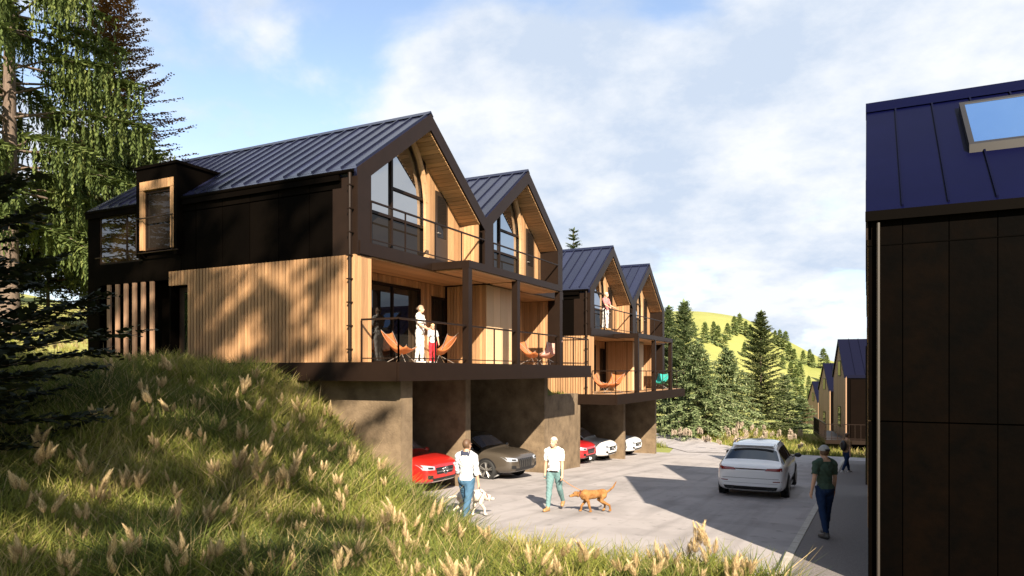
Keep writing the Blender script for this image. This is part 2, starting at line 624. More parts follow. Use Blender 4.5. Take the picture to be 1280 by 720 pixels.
def make_house(name, label, first, oy, oz, group):
    """one gabled unit: first = left hand unit of its pair (side wall, side deck); else right hand unit"""
    global ORG
    y0, y1, yc = (13.1, 19.3, 16.2)
    if not first:
        y0, y1, yc = (19.3, 25.5, 22.4)
    ORG = Vector((X0, yc, FL - .4))
    root = empty(name, (ORG.x, ORG.y + oy, ORG.z + oz), 0, label, 'house', group)
    sl = RISE / (UW / 2)
    VT = .45

    def zo(y):
        return EAVE + RISE - sl * abs(y - yc)

    def zi(y):
        return zo(y) - VT
    lleg, rleg = .5, (.07 if first else .45)
    # --- roof: two slabs with standing seams
    m = MB()
    e = .003
    m.prism_x([(y0 - .06 if first else y0 + e, zo(y0) - .043 if first else zo(y0) + .0), (yc, zo(yc)), (yc, zo(yc) - .25), (y0 + .02 if first else y0 + e, zo(y0) - .25), (y0 - .06 if first else y0 + e - .0005, zo(y0) - .12)], XB, X0 + .02, .5)
    m.prism_x([(yc, zo(yc)), (y1 - e, zo(y1)), (y1 - e, zo(y1) - .25), (yc, zo(yc) - .25)], XB, X0 + .02, .5)
    # panels between the seams (slightly different sheen), seams themselves
    xs = np.arange(X0 - .05, XB, -.46)
    for i, x in enumerate(xs):
        t = rng.random()
        for sgn in (-1, 1):
            ye = y0 if sgn < 0 else y1
            a, b = (ye - sgn * .05, zo(ye) + .05 * sl), (yc + sgn * .06, zo(yc) - .06 * sl)
            m.hexa([(x - .018, a[0], a[1]), (x + .018, a[0], a[1]), (x + .018, b[0], b[1]), (x - .018, b[0], b[1]),
                    (x - .018, a[0], a[1] + .055), (x + .018, a[0], a[1] + .055), (x + .018, b[0], b[1] + .055), (x - .018, b[0], b[1] + .055)], .2)
            xn = max(x - .46, XB)
            m.hexa([(xn + .02, a[0], a[1] - .01), (x - .02, a[0], a[1] - .01), (x - .02, b[0], b[1] - .01), (xn + .02, b[0], b[1] - .01),
                    (xn + .02, a[0], a[1] + .004), (x - .02, a[0], a[1] + .004), (x - .02, b[0], b[1] + .004 + rng.uniform(0, .006)), (xn + .02, b[0], b[1] + .004 + rng.uniform(0, .006))], t)
    rf = m.build('roof', ROOF, root)
    m = MB()
    m.prism_x([(yc - .14, zo(yc) - .14 * sl + .05), (yc, zo(yc) + .075), (yc + .14, zo(yc) - .14 * sl + .05), (yc, zo(yc) + .02)], XB, X0 + .03)
    m.build('ridge_cap', ROOF, rf)
    # --- gable frame
    m = MB()
    xf = X0 + .04
    zb = UF - .33
    for sgn in (-1, 1):
        ye = y0 - .005 if sgn < 0 else y1 - .002
        leg = lleg if sgn < 0 else rleg
        yi = ye - sgn * leg
        m.prism_x([(ye, zo(ye) - .01), (yc, zo(yc) - .01), (yc, zi(yc)), (yi, zi(yi)), (ye, zi(ye))], X0 - .45, xf)
        m.prism_x([(ye, zb), (ye, zi(ye)), (yi, zi(yi)), (yi, zb)], X0 - .72, xf - .003)
    m.build('gable_frame', DKM, root)
    # --- soffit boards under the slopes, running parallel to the ridge
    m = MB()
    for sgn in (-1, 1):
        leg = lleg if sgn < 0 else max(rleg, .3)
        ye = (y0 if sgn < 0 else y1) - sgn * leg
        n = 24
        for i in range(n):
            a = ye + (yc - ye) * i / n
            b = ye + (yc - ye) * (i + .8) / n
            m.hexa([(X0 - .02, a, zi(a) - .03), (XR - .2, a, zi(a) - .03), (XR - .2, b, zi(b) - .03), (X0 - .02, b, zi(b) - .03),
                    (X0 - .02, a, zi(a) + .01), (XR - .2, a, zi(a) + .01), (XR - .2, b, zi(b) + .01), (X0 - .02, b, zi(b) + .01)], rng.random())
    m.build('soffit', SOFF, root)
    # --- upper recessed wall
    yw0, yw1 = y0 + .55, y0 + 3.9
    yd0, yd1 = y0 + 4.46, y0 + 5.14
    m = MB()
    m.prism_x([(y0 + .3, UF), (y0 + .3, zi(y0 + .3)), (yc, zi(yc)), (y1 - .05, zi(y1 - .05)), (y1 - .05, UF)], XR - .25, XR - .03, .5)
    m.build('upper_wall', BLK, root)
    m = MB()
    ztop = lambda y: zi(y) - .035
    vboards(m, XR, yw1 + .002, yd0, UF, ztop)
    vboards(m, XR, yd0, yd1, 8.55, ztop)
    vboards(m, XR, yd1, y1 - .3, UF, ztop)
    yr = y1 - .3
    vboards(m, 0, XR + .03, X0 - .05, UF, lambda q: zi(yr) - .035, axis='x', fixed=yr)
    m.build('upper_boards', WOOD, root)
    m = MB()
    m.box(XR - .02, X0 - .05, yr + .022, y1 - .02, UF, zi(y1) - .02)
    m.build('party_wall', BLK, root)
    # window following the slope
    f = MB()
    fw = .075
    x1 = XR + .08
    zt = 7.32

    def bar(ya, yb, za0, za1, zb0, zb1, xo=0.):
        f.hexa([(XR - .02, ya, za0), (x1 - xo, ya, za0), (x1 - xo, yb, zb0), (XR - .02, yb, zb0),
                (XR - .02, ya, za1), (x1 - xo, ya, za1), (x1 - xo, yb, zb1), (XR - .02, yb, zb1)])
    T = lambda y: zi(y) - .04
    bar(yw0, yw0 + fw, UF, T(yw0), UF, T(yw0 + fw))
    bar(yw1 - fw, yw1, UF, T(yw1 - fw), UF, T(yw1))
    ym = y0 + 2.3
    bar(ym - fw / 2, ym + fw / 2, UF, T(ym - fw / 2), UF, T(ym + fw / 2), .004)
    bar(yw0 + fw, yw1 - fw, UF, UF + fw, UF, UF + fw, .006)
    bar(yw0 + fw, yw1 - fw, zt - fw / 2, zt + fw / 2, zt - fw / 2, zt + fw / 2, .008)
    bar(ym, yw1 - fw, 8.12 - fw / 2, 8.12 + fw / 2, 8.12 - fw / 2, 8.12 + fw / 2, .01)
    bar(yw0 + fw, yc, T(yw0 + fw) - fw, T(yw0 + fw), T(yc) - fw, T(yc), .012)
    bar(yc, yw1 - fw, T(yc) - fw, T(yc), T(yw1 - fw) - fw, T(yw1 - fw), .012)
    fo = f.build('window', DKM, root)
    m = MB()
    m.prism_x([(yw0, zt), (yw0, T(yw0)), (yc, T(yc)), (yw1, T(yw1)), (yw1, zt)], XR + .01, XR + .02)
    m.build('pane', GLS, fo)
    m = MB()
    m.prism_x([(yw0, UF), (yw0, zt), (yw1, zt), (yw1, UF)], XR + .01, XR + .02)
    m.build('lower_pane', GLD, fo)
    # rake trim; its curve into the post shapes a glass reflection as timber
    m = MB()
    ys = yw1 - .75
    cur = [(yc + .06, T(yc + .06) - .02), (ys, T(ys) - .02)]
    p0, p1, p2 = (ys, T(ys) - .02), (yw1 - .12, T(yw1 - .12) - .05), (yw1 + .02, T(yw1) - 1.15)
    for k in range(1, 9):
        t = k / 8
        cur.append(tuple(p0[q] * (1 - t) ** 2 + 2 * p1[q] * t * (1 - t) + p2[q] * t * t for q in (0, 1)))
    for (a, b) in zip(cur[:-1], cur[1:]):
        d = Vector((b[0] - a[0], b[1] - a[1])).normalized()
        nn = Vector((d.y, -d.x)) * .15
        if nn.x > 0:
            nn = -nn
        q = [a, b, (b[0] + nn.x, b[1] + nn.y), (a[0] + nn.x, a[1] + nn.y)]
        m.prism_x(q, XR + .085, XR + .17, .6)
    m.prism_x([p2, (p2[0] - .15, p2[1]), (p2[0] - .15, UF), (p2[0], UF)], XR + .085, XR + .17, .6)
    m.build('rake_trim', SOFF, root)
    # balcony door
    m = MB()
    m.box(XR - .02, XR + .05, yd0 + .003, yd1 - .003, UF + .02, 8.548)
    do = m.build('balcony_door', DOORM, root)
    m = MB()
    m.box(XR + .051, XR + .058, yd0 + .1, yd1 - .1, UF + .9, 8.42)
    m.build('pane', GLD, do)
    m = MB()
    m.tube([(XR + .05, yd0 + .09, 7.3), (XR + .1, yd0 + .09, 7.3), (XR + .1, yd0 + .2, 7.3)], .012, 6)
    m.build('handle', STEEL, do)
    # --- upper floor slab with fascia
    m = MB()
    m.box(XL_ - .3, X0 + .06, y0 + (.055 if first else .003), y1 - .003, UF - .31, UF)
    m.build('balcony_floor', DKM, root)
    m = MB()
    n = 11
    for i in range(n):
        xa = X0 - .02 + (XL_ - X0 + .02) * i / n
        xb = X0 - .02 + (XL_ - X0 + .02) * (i + .9) / n
        m.box(xb, xa, y0 + .55, y1 - .1, UF - .345, UF - .312, rng.random())
    m.build('ceiling_boards', SOFF, root)
    m = MB()
    railing_mesh(m, [(X0 + .03, y0 + lleg), (X0 + .03, y1 - rleg)], UF)
    m.build('balcony_railing', DKM, root)
    # --- canopy on posts over the shared middle of the pair
    ca, cb = (16.2, 19.297) if first else (19.303, 22.6)
    m = MB()
    m.box(X0 + .065, -9.46, ca, cb, UF - .32, UF - .12)
    m.build('canopy', DKM, root)
    m = MB()
    for i in range(9):
        xa = -9.52 + (X0 + .12 + 9.52) * i / 9
        xb = -9.52 + (X0 + .12 + 9.52) * (i + .9) / 9
        m.box(xb, xa, ca + .1, cb - .1, UF - .352, UF - .322, rng.random())
    m.build('canopy_soffit', SOFF, root)
    for yp in ((16.28, 19.2) if first else (22.5,)):
        m = MB()
        m.box(-9.66, -9.47, yp - .095, yp + .095, FL, UF - .322)
        m.build('post', DKM, root)
    # --- lower floor
    zc = UF - .35
    bw0, bw1 = (y0 + .3, y1 + .1) if first else (y0 + 2.0, y1 - .1)
    m = MB()
    m.box(XL_ - .3, XL_ - .03, bw0, bw1, FL, zc)
    m.build('lower_wall', BLK, root)
    m = MB()
    zt_ = lambda y: zc - .01
    if first:
        w = (y0 + .6, 17.9)
        dd = (18.5, 19.3)
        vboards(m, XL_, w[1], dd[0], FL, zt_)
        vboards(m, XL_, w[0], w[1], 5.7, zt_)
        vboards(m, XL_, dd[0], dd[1], 5.55, zt_)
        # end of the side wall, facing the street
        vboards(m, X0 - .03, y0 - .08, y0 + .55, FL + .0, lambda y: UF - .34)
        vboards(m, 0, XL_ + .03, X0 - .06, FL, zt_, axis='x', fixed=y0 + .585)
    else:
        w = (y0 + 2.02, y0 + 3.4)
        dd = (y0 + 4.3, y0 + 4.31)
        vboards(m, XL_, w[1], y1 - .3, FL, zt_)
        vboards(m, XL_, w[0], w[1], 5.7, zt_)
    m.build('lower_boards', WOOD, root)
    frame_window(root, 'sliding_window', XL_ - .02, w[0], w[1], FL + .02, 5.7, [w[0] + (w[1] - w[0]) * k / 3 for k in (1, 2)] if first else [(w[0] + w[1]) / 2], gm=glass('sliding_glass', .055, (.012, .011, .010), cap=.5))
    if first:
        frame_window(root, 'deck_door', XL_ - .02, dd[0], dd[1], FL + .02, 5.55, (), (4.3,), gm=GLD)
        m = MB()
        m.box(XB + 4.5, X0 - .045, y0 + .02, y0 + .56, FL, UF - .33)
        m.build('ground_floor_wall', BLK, root)
    else:
        # storage box with wide pale panels
        ya, yb = y0 + .12, y0 + 2.0
        m = MB()
        m.box(XL_ - .2, X0 - .035, ya + .035, yb, FL, zc)
        so = m.build('storage_wall', BLK, root)
        m = MB()
        for i in range(4):
            a = ya + (yb - ya) * i / 4
            m.box(X0 - .033, X0 - .005, a + .008, a + (yb - ya) / 4 - .008, FL, zc - .01, rng.random())
        m.build('storage_panels', PANEL, root)
        m = MB()
        vboards(m, 0, XL_ + .04, X0 - .03, FL, zt_, axis='x', fixed=ya + .02, pitch=.12)
        m.build('storage_boards', WOOD, root)
        # end post of the pair
        m = MB()
        m.box(X0 - .4, X0 + .037, y1 - .42, y1 - .002, FL, UF - .313)
        m.build('corner_post', DKM, root)
        m = MB()
        m.box(XB, X0 - .41, y1 - .3, y1 - .01, FL, EAVE - .26)
        m.build('end_wall', BLK, root)
        m = MB()
        vboards(m, 0, XL_ + .04, X0 - .42, FL, zt_, axis='x', fixed=y1 - .325, pitch=.12)
        m.build('end_boards', WOOD, root)
    # --- deck
    da, db = (13.05, 19.297) if first else (19.303, 25.4)
    m = MB()
    m.box(XL_ - .3, -9.50, da + .03, db, FL - .12, FL - .002)
    m.build('deck', WOOD, root)
    m = MB()
    m.box(-9.5, -9.44, da, db, FL - .43, FL + .01)
    if first:
        m.box(XB + .5, -9.502, da - .03, da + .028, FL - .43, FL + .012)
    else:
        m.box(XL_ - 1, -9.502, db + .002, db + .05, FL - .43, FL + .012)
    m.box(XL_ - .5, -9.51, da + .06, db - .03, FL - .40, FL - .122)
    m.build('deck_beam', DKM, root)
    m = MB()
    if first:
        railing_mesh(m, [(X0 + .1, da + .1), (-9.54, da + .1), (-9.54, 19.297)], FL)
    else:
        railing_mesh(m, [(-9.54, 19.303), (-9.54, db - .05), (X0 + .1, db - .05)], FL)
    m.build('deck_railing', DKM, root)
    # --- garage walls (concrete)
    xg = -10.9
    zg = FL - .435
    yw = 18.45 if first else 24.3
    m = MB()
    m.box(-17.3, xg, yw, yw + .3, -1.6, zg)
    m.build('garage_wall', CONC, root)
    if first and oy == 0:
        m = MB()
        m.box(-17.3, -9.82, 13.62, 14.1, -.6, zg)
        m.build('garage_wall', CONC, root)
    if first and oy > 0:
        m = MB()
        m.box(-17.3, xg, 27.75 - oy - .02, 27.75 - oy + .25, -1.6, zg)
        m.build('garage_wall', CONC, root)
    ga, gb = (14.1, 18.45) if first else (18.75, 24.3)
    if first and oy > 0:
        ga = 27.75 - oy + .25
    m = MB()
    m.box(-17.3, -17.0, ga, gb, -1.6, zg)
    m.build('garage_back_wall', CONC, root)
    # --- left hand side of the pair
    m = MB()
    if first:
        # black upper storey: cladding panels with a groove line
        xa = -13.0 + .0
        x = X0 - .46
        m.box(XB, X0 - .45, y0 + .05, y0 + .3, UF - .33, EAVE - .2)
        while x > -16.75:
            xn = max(x - 1.0, -16.75)
            m.box(xn + .012, x - .012 if x < X0 - .5 else x, y0 + .0, y0 + .048, UF - .33, 7.52, rng.random())
            m.box(xn + .012, x - .012 if x < X0 - .5 else x, y0 + .0, y0 + .048, 7.55, EAVE - .16, rng.random())
            x = xn
        m.box(XB, -18.36, y0 + .0, y0 + .045, 7.75, EAVE - .16, .5)
        m.box(XB, -20.3, y0 + .0, y0 + .046, FL - .6, 7.748, .5)
        m.box(-20.3, -18.36, y0 + .0, y0 + .047, UF - .55, UF + .05, .5)
        m.box(-18.36, -16.76, y0 + .002, y0 + .044, UF - .55, UF + .1, .5)
        m.build('upper_cladding', BLK, root)
        m = MB()
        m.box(XB, X0 - .6, y1 - .28, y1 - .05, UF, EAVE - .3)
        m.box(XB + .01, XB + .2, y0 + .06, y1 - .05, FL - .6, EAVE - .27)
        m.prism_x([(y0 + .1, EAVE - .3), (yc, EAVE + RISE - .3), (y1 - .1, EAVE - .3)], XB + .02, XB + .2)
        m.build('back_wall', BLK, root)
        # board cladding below
        m = MB()
        vboards(m, 0, -16.44, X0 - .04, FL + .013, lambda x: UF - .34, axis='x', fixed=y0 + .0, pitch=.12, gap=.034, th=.05)
        vboards(m, 0, -17.2, -16.44, 5.55, lambda x: UF - .34, axis='x', fixed=y0 + .0, pitch=.12, gap=.034, th=.05)
        m.build('side_boards', WOOD, root)
        # entrance: glazed door in the side
        m = MB()
        m.box(-17.2, -16.46, y0 + .3, y0 + .36, FL - .2, 5.54)
        dr = m.build('side_door', DOORM, root)
        m = MB()
        m.box(-16.98, -16.78, y0 + .29, y0 + .298, FL, 5.4)
        m.build('pane', glass('side_door_glass', .55, (.03, .05, .012)), dr)  # view of the meadow through the pane is put into its green colour
        m = MB()
        m.box(XB + .3, -17.2, y0 + .55, y0 + .7, FL - .6, UF - .56)
        m.box(-17.25, -17.2, y0 + .02, y0 + .55, FL - .6, UF - .56)
        m.build('porch_wall', BLK, root)
        for xk in (-19.85, -19.47, -19.09, -18.71, -18.33, -17.95):
            m = MB()
            m.box(xk - .075, xk + .075, y0 - .02, y0 + .03, FL - .5, UF - .555, rng.random())
            m.build('timber_fin', mat('weathered_timber_fin', (.32, .19, .115), .6, var=.6, scale=3, col2=(.2, .11, .065), stretch=(6, 6, .5), tint=.15), root)
        # side window left of the dormer
        f = MB()
        f.box(-20.3, -18.36, y0 + .01, y0 + .06, UF + .05, UF + .11)
        f.box(-20.3, -18.36, y0 + .01, y0 + .06, 7.69, 7.748)
        for xk in (-20.3, -19.1, -18.42):
            f.box(xk, xk + .05, y0 + .012, y0 + .058, UF + .11, 7.69)
        fo = f.build('side_window', DKM, root)
        m = MB()
        m.box(-20.28, -18.38, y0 + .03, y0 + .04, UF + .06, 7.74)
        m.build('pane', glass('side_glass', .16, (.02, .013, .005)), fo)  # amber body colour stands in for the blurred reflection in this window
        # wall dormer
        yq = y0 - .13
        dm = MB()
        dx0, dx1, dzt = -18.38, -16.70, 8.90
        yb = y0 + (dzt - EAVE) / sl + .25
        dm.box(dx0, dx0 + .12, yq - .05, yb, UF + .1, dzt - .06)
        dm.box(dx1 - .12, dx1, yq - .05, yb, UF + .1, dzt - .06)
        dm.box(dx0 + .12, dx1 - .12, yq - .05, yq + .3, 8.5, dzt - .06)
        dm.box(dx0 + .12, dx1 - .12, yq + .25, yq + .32, UF + .1, 8.5)
        dm.box(dx0 - .05, dx1 + .05, yq - .09, yb + .1, dzt - .058, dzt + .02)
        dor = dm.build('dormer', BLK, root)
        m = MB()
        q0, q1, zz0, zz1 = dx0 + .13, dx1 - .13, UF + .3, 8.49
        for i in range(11):
            a = q0 + (q1 - q0) * i / 11
            m.box(a + .006, a + (q1 - q0) / 11 - .006, yq - .045, yq + .1, zz1 - .24, zz1, rng.random())
        for i in range(2):
            m.box(q0 + .075 * i + .004, q0 + .075 * i + .07, yq - .045, yq + .1, zz0, zz1 - .25, rng.random())
            m.box(q1 - .075 * i - .07, q1 - .075 * i - .004, yq - .045, yq + .1, zz0, zz1 - .25, rng.random())
        m.build('timber_surround', WOOD, dor)
        m = MB()
        for (a, b, c, d) in ((q0 + .155, q0 + .215, zz0, zz1 - .26), (q1 - .215, q1 - .155, zz0, zz1 - .26), (q0 + .215, q1 - .215, zz1 - .33, zz1 - .26), (q0 + .215, q1 - .215, zz0, zz0 + .06)):
            m.box(a, b, yq + .03, yq + .1, c, d)
        m.build('dormer_frame', DKM, dor)
        m = MB()
        m.box(q0 + .18, q1 - .18, yq + .06, yq + .07, zz0 + .03, zz1 - .29)
        m.build('dormer_pane', GLD, dor)
        m = MB()
        m.tube([(q0 - .06, yq - .12, 7.45), (q1 + .06, yq - .12, 7.45)], .018, 6)
        m.tube([(-20.2, yq - .06, UF + .22), (q1 + .2, yq - .06, UF + .22)], .018, 6)
        for xk in (q0 - .03, q1 + .03):
            m.tube([(xk, yq - .12, UF + .2), (xk, yq - .12, 7.45)], .014, 6)
            m.tube([(xk, yq - .12, 7.35), (xk, yq - .03, 7.35)], .012, 6)
            m.tube([(xk, yq - .12, UF + .22), (xk, yq - .03, UF + .22)], .012, 6)
        m.build('window_railing', DKM, dor)
        # rainwater pipe on the corner
        m = MB()
        m.tube([(X0 - .12, y0 - .10, 7.85), (X0 - .12, y0 - .10, FL + .05)], .045, 10)
        for z in np.arange(FL + .3, 7.8, .55):
            m.box(X0 - .18, X0 - .06, y0 - .15, y0 - .03, z, z + .03)
        m.build('downpipe', DKM, root, smooth=False)
        m = MB()
        m.tube([(XB, y0 - .07, EAVE - .1), (-18.46, y0 - .07, EAVE - .1)], .05, 8)
        m.tube([(-16.64, y0 - .07, EAVE - .1), (X0 - .03, y0 - .07, EAVE - .1)], .05, 8)
        m.box(XB, -18.45, y0 - .085, y0 + .03, EAVE - .28, EAVE - .05)
        m.box(-16.63, X0 - .47, y0 - .085, y0 + .03, EAVE - .28, EAVE - .05)
        m.build('gutter', BLK, root)
    ORG = Vector((0, 0, 0))
    return root


def build_left_row():
    make_house('gabled_house', 'nearest black gabled house with dormer and long timber boarded side wall', True, 0, 0, 'gabled houses over the garages')
    make_house('gabled_house', 'second gabled house joined to the nearest one, with pale storage panels on its deck', False, 0, 0, 'gabled houses over the garages')
    make_house('gabled_house', 'third gabled house in the row with a person on its upper balcony', True, 15.5, -1.2, 'gabled houses over the garages')
    make_house('gabled_house', 'farthest gabled house at the end of the garage row, with teal chair on its deck', False, 15.5, -1.2, 'gabled houses over the garages')
    m = MB()
    m.box(-11.25, -10.9, 24.605, 27.73, -1.6, 2.27)
    o = m.build('retaining_wall', CONC)
    tag(o, 'brown concrete retaining wall with grass on top between the two house pairs', 'wall')


# ------------------------------------------------------------------ right hand houses
def make_right_house(label, y0, base_e, ground):
    """black house whose gable faces the street (-x); long side faces the camera (-y)"""
    global ORG
    w = 6.2
    y1, yc = y0 + w, y0 + w / 2
    ez, rz = base_e, base_e + 2.5
    sl = 2.5 / (w / 2)
    ORG = Vector((0, yc, ground))
    root = empty('black_house', ORG, 0, label, 'house', 'black houses along the pavement')
    XE = 10.
    zo = lambda y: rz - sl * abs(y - yc)
    m = MB()
    m.box(.05, XE, y0 + .05, y1 - .004, ground - 1., ez - .1)
    m.prism_x([(y0 + .05, ez - .1), (yc, rz - .2), (y1 - .05, ez - .1)], .05, XE)
    m.build('wall', BLK, root)
    m = MB()
    x = .02
    xs = [.0, .44, .995, 1.55] + [1.55 + .56 * k for k in range(1, 16)]
    for a, b in zip(xs[:-1], xs[1:]):
        for (c, d) in ((ground - .5, 2.48), (2.5, 4.985), (5.0, 5.36)):
            m.box(a + .006, min(b, XE) - .006, y0 + .0, y0 + .048, c + ez - 5.5, d + ez - 5.5, rng.random())
    m.build('cladding', mat('rusty_black_cladding', (.0017, .0008, .0003), .6, var=1., scale=2.6, col2=(.0004, .0003, .0002), tint=.3, bump=.1, bscale=12, spec=.02), root)
    m = MB()
    for z in (4.985,):
        m.box(0, XE, y0 - .008, y0 + .03, z + ez - 5.5, z + .015 + ez - 5.5)
    m.build('flashing', mat('worn_flashing', (.0009, .0006, .0004), .8, spec=.02), root)
    # roof
    m = MB()
    m.prism_x([(y0 - .06, ez - .048), (yc, rz), (yc, rz - .18), (y0 - .06, ez - .16)], -.02, XE)
    m.prism_x([(yc, rz), (y1 - .003, ez), (y1 - .003, ez - .12), (yc, rz - .18)], -.02, XE)
    for k, x in enumerate(xs[1:]):
        t = rng.random()
        for sgn in (-1, 1):
            ye = y0 if sgn < 0 else y1
            a, b = (ye - sgn * .02, zo(ye) + .02 * sl), (yc + sgn * .12, zo(yc) - .12 * sl)
            m.hexa([(x - .012, a[0], a[1]), (x + .012, a[0], a[1]), (x + .012, b[0], b[1]), (x - .012, b[0], b[1]),
                    (x - .012, a[0], a[1] + .035), (x + .012, a[0], a[1] + .035), (x + .012, b[0], b[1] + .035), (x - .012, b[0], b[1] + .035)], .1)
    rf = m.build('roof', ROOFN, root)
    m = MB()
    m.prism_x([(yc - .22, rz - .22 * sl + .03), (yc - .0, rz + .09), (yc + .22, rz - .22 * sl + .03), (yc, rz + .03)], -.03, XE)
    m.build('ridge_cap', ROOFN, rf)
    # skylight
    na, nb = yc - 1.9, yc - .56
    dz = .13
    f = MB()
    sx0, sx1 = 1.36, 2.55

    def sb(xa, xb, ya, yb, lo, hi):
        f.hexa([(xa, ya, zo(ya) + lo), (xb, ya, zo(ya) + lo), (xb, yb, zo(yb) + lo), (xa, yb, zo(yb) + lo),
                (xa, ya, zo(ya) + hi), (xb, ya, zo(ya) + hi), (xb, yb, zo(yb) + hi), (xa, yb, zo(yb) + hi)])
    sb(sx0, sx0 + .07, na, nb, -.05, dz)
    sb(sx1 - .07, sx1, na, nb, -.05, dz)
    sb(sx0 + .07, sx1 - .07, na, na + .06, -.05, dz)
    sb(sx0 + .07, sx1 - .07, nb - .06, nb, -.05, dz)
    fo = f.build('skylight', mat('skylight_frame', (.006, .0035, .0018), .45), root)
    f = MB()
    sb(sx0 + .03, sx1 - .03, na + .03, nb - .03, dz - .05, dz - .015)
    f.build('pane', glass('skylight_glass', .5, (.02, .05, .12), tintc=(.35, .58, 1.)), fo)  # blue body and tint paint in a clear sky reflection
    # gutter, pipe
    m = MB()
    m.box(-.03, XE, y0 - .1, y0 - .062, ez - .17, ez - .03)
    m.build('gutter', BLK, root)
    m = MB()
    m.tube([(.135, y0 - .07, ez - .2), (.135, y0 - .07, ground + .1)], .022, 8)
    m.build('downpipe', ALU, root)
    # street gable: frame, boards, window, balcony
    m = MB()
    for sgn in (-1, 1):
        ye = y0 + .0 if sgn < 0 else y1 - .004
        yi = ye - sgn * .3
        m.prism_x([(ye, zo(ye) - .02), (yc, rz - .02), (yc, rz - .42), (yi, zo(yi) - .42), (ye, zo(ye) - .42)], -.025, .045)
    m.build('gable_frame', DKM, root)
    m = MB()
    n = int((w - .1) / .14)
    for i in range(n):
        a = y0 + .05 + i * .14
        b = a + .122
        zt = min(zo(a), zo(b)) - .45
        m.box(.0, .045, a, b, ground + .9, zt, rng.random())
    m.build('gable_boards', WOOD, root)
    for (ya, yb, za, zb_) in ((yc - 1.2, yc + 1.2, ez - .8, ez + .9), (yc - 1.9, yc + .6, ez - 4.1, ez - 1.9)):
        f = MB()
        f.box(-.02, -.001, ya, yb, za, zb_)
        f.box(-.03, -.021, ya, ya + .07, za, zb_)
        f.box(-.03, -.021, yb - .07, yb, za, zb_)
        f.box(-.03, -.021, (ya + yb) / 2 - .035, (ya + yb) / 2 + .035, za, zb_)
        fo = f.build('window', DKM, root)
        m = MB()
        m.box(-.024, -.0205, ya + .08, yb - .08, za + .08, zb_ - .08)
        m.build('pane', GLS, fo)
    ORG = Vector((0, 0, 0))
    return root


def make_far_house(label, px, D, rot, ridge, hgt_e, width=6.2, depth=11., deck=False):
    """far house: local x along the ridge, gable on -x end, origin on the ground under the gable"""
    global ORG
    x, y = ray(px, D)
    gz = hz(x, y) - .3
    rz = ridge - gz
    ez = rz - hgt_e
    ORG = Vector((0, 0, 0))
    root = empty('far_house', (x, y, gz), rot, label, 'house', 'black roofed houses down the road')
    hw = width / 2
    sl = hgt_e / hw
    m = MB()
    m.box(.06, depth, -hw + .04, hw - .04, -1, ez - .05)
    m.build('wall', BLK, root)
    m = MB()
    n = 30
    for i in range(n):
        a = -hw + width * i / n
        b = -hw + width * (i + .93) / n
        za, zb = rz - sl * abs(a) - .12, rz - sl * abs(b) - .12
        m.hexa([(0, a, .2), (.07, a, .2), (.07, b, .2), (0, b, .2), (0, a, za), (.07, a, za), (.07, b, zb), (0, b, zb)], rng.random())
    m.build('gable_boards', mat('far_gable_boards', (.26, .15, .085), .65, tint=.2), root)
    m = MB()
    for s in (-1, 1):
        m.prism_x([(s * hw, ez), (0, rz), (0, rz - .2), (s * hw, ez - .2)], -.1, depth + .1)
        for k in range(1, int(depth / .6)):
            xx = k * .6
            m.hexa([(xx - .015, s * hw, ez), (xx + .015, s * hw, ez), (xx + .015, 0, rz), (xx - .015, 0, rz),
                    (xx - .015, s * hw, ez + .04), (xx + .015, s * hw, ez + .04), (xx + .015, 0, rz + .04), (xx - .015, 0, rz + .04)], .2)
    m.build('roof', ROOFF, root)
    for zz in ((ez - .1, ez + 1.), (ez - 3.6, ez - 2.2)):
        if zz[0] < .5:
            continue
        f = MB()
        f.box(-.03, -.002, -.9, .4, zz[0], zz[1])
        fo = f.build('window', DKM, root)
        m = MB()
        m.box(-.036, -.031, -.82, .32, zz[0] + .08, zz[1] - .08)
        m.build('pane', GLD, fo)
    m = MB()
    m.box(.3, depth - .3, -hw + .0, -hw + .035, 1.0, ez - .3, .8)
    m.build('side_cladding', mat('far_brown_cladding', (.0045, .0026, .0017), .7, var=.5, scale=2, col2=(.003, .0018, .0012), spec=.02), root)
    if deck:
        m = MB()
        m.box(-1.4, 3.5, -hw - 1.6, -hw - .0, 1.1, 1.35)
        m.box(-1.4, -.11, -hw + .002, hw, 1.1, 1.349)
        m.build('deck', DKM, root)
        m = MB()
        railing_mesh(m, [(-1.36, hw), (-1.36, -hw - 1.56), (3.4, -hw - 1.56)], 1.35, spacing=.35)
        m.build('deck_railing', DKM, root)
    return root


def build_right_row():
    make_right_house('big black clad house at the right edge with skylight in its navy roof', 11.3, 5.5, .05)
    make_right_house('black house joined behind the one with the skylight', 17.5, 5.5, -.25)
    make_right_house('third black house along the pavement past the joined pair', 27., 4.7, -.9)
    make_right_house('fourth black house along the pavement past the joined pair', 33.2, 4.7, -1.2)
    make_far_house('nearest far house with tall timber gable and railed deck beside the black house', 1049, 49.5, R(9), 5.45, 2.5, deck=True)
    make_far_house('far house second down the road with navy roof', 1030, 69, R(12), 4.0, 2.5)
    make_far_house('far house third down the road with narrow timber gable', 1016, 92, R(15), 1.9, 2.5)
    make_far_house('small timber house at the bottom of the road, lowest of the far row', 1010, 108, R(40), -1.6, 3.4, 6.5, 8)


# ------------------------------------------------------------------ light, sky, camera
SUN = Vector((.595, -.804, .645)).normalized()


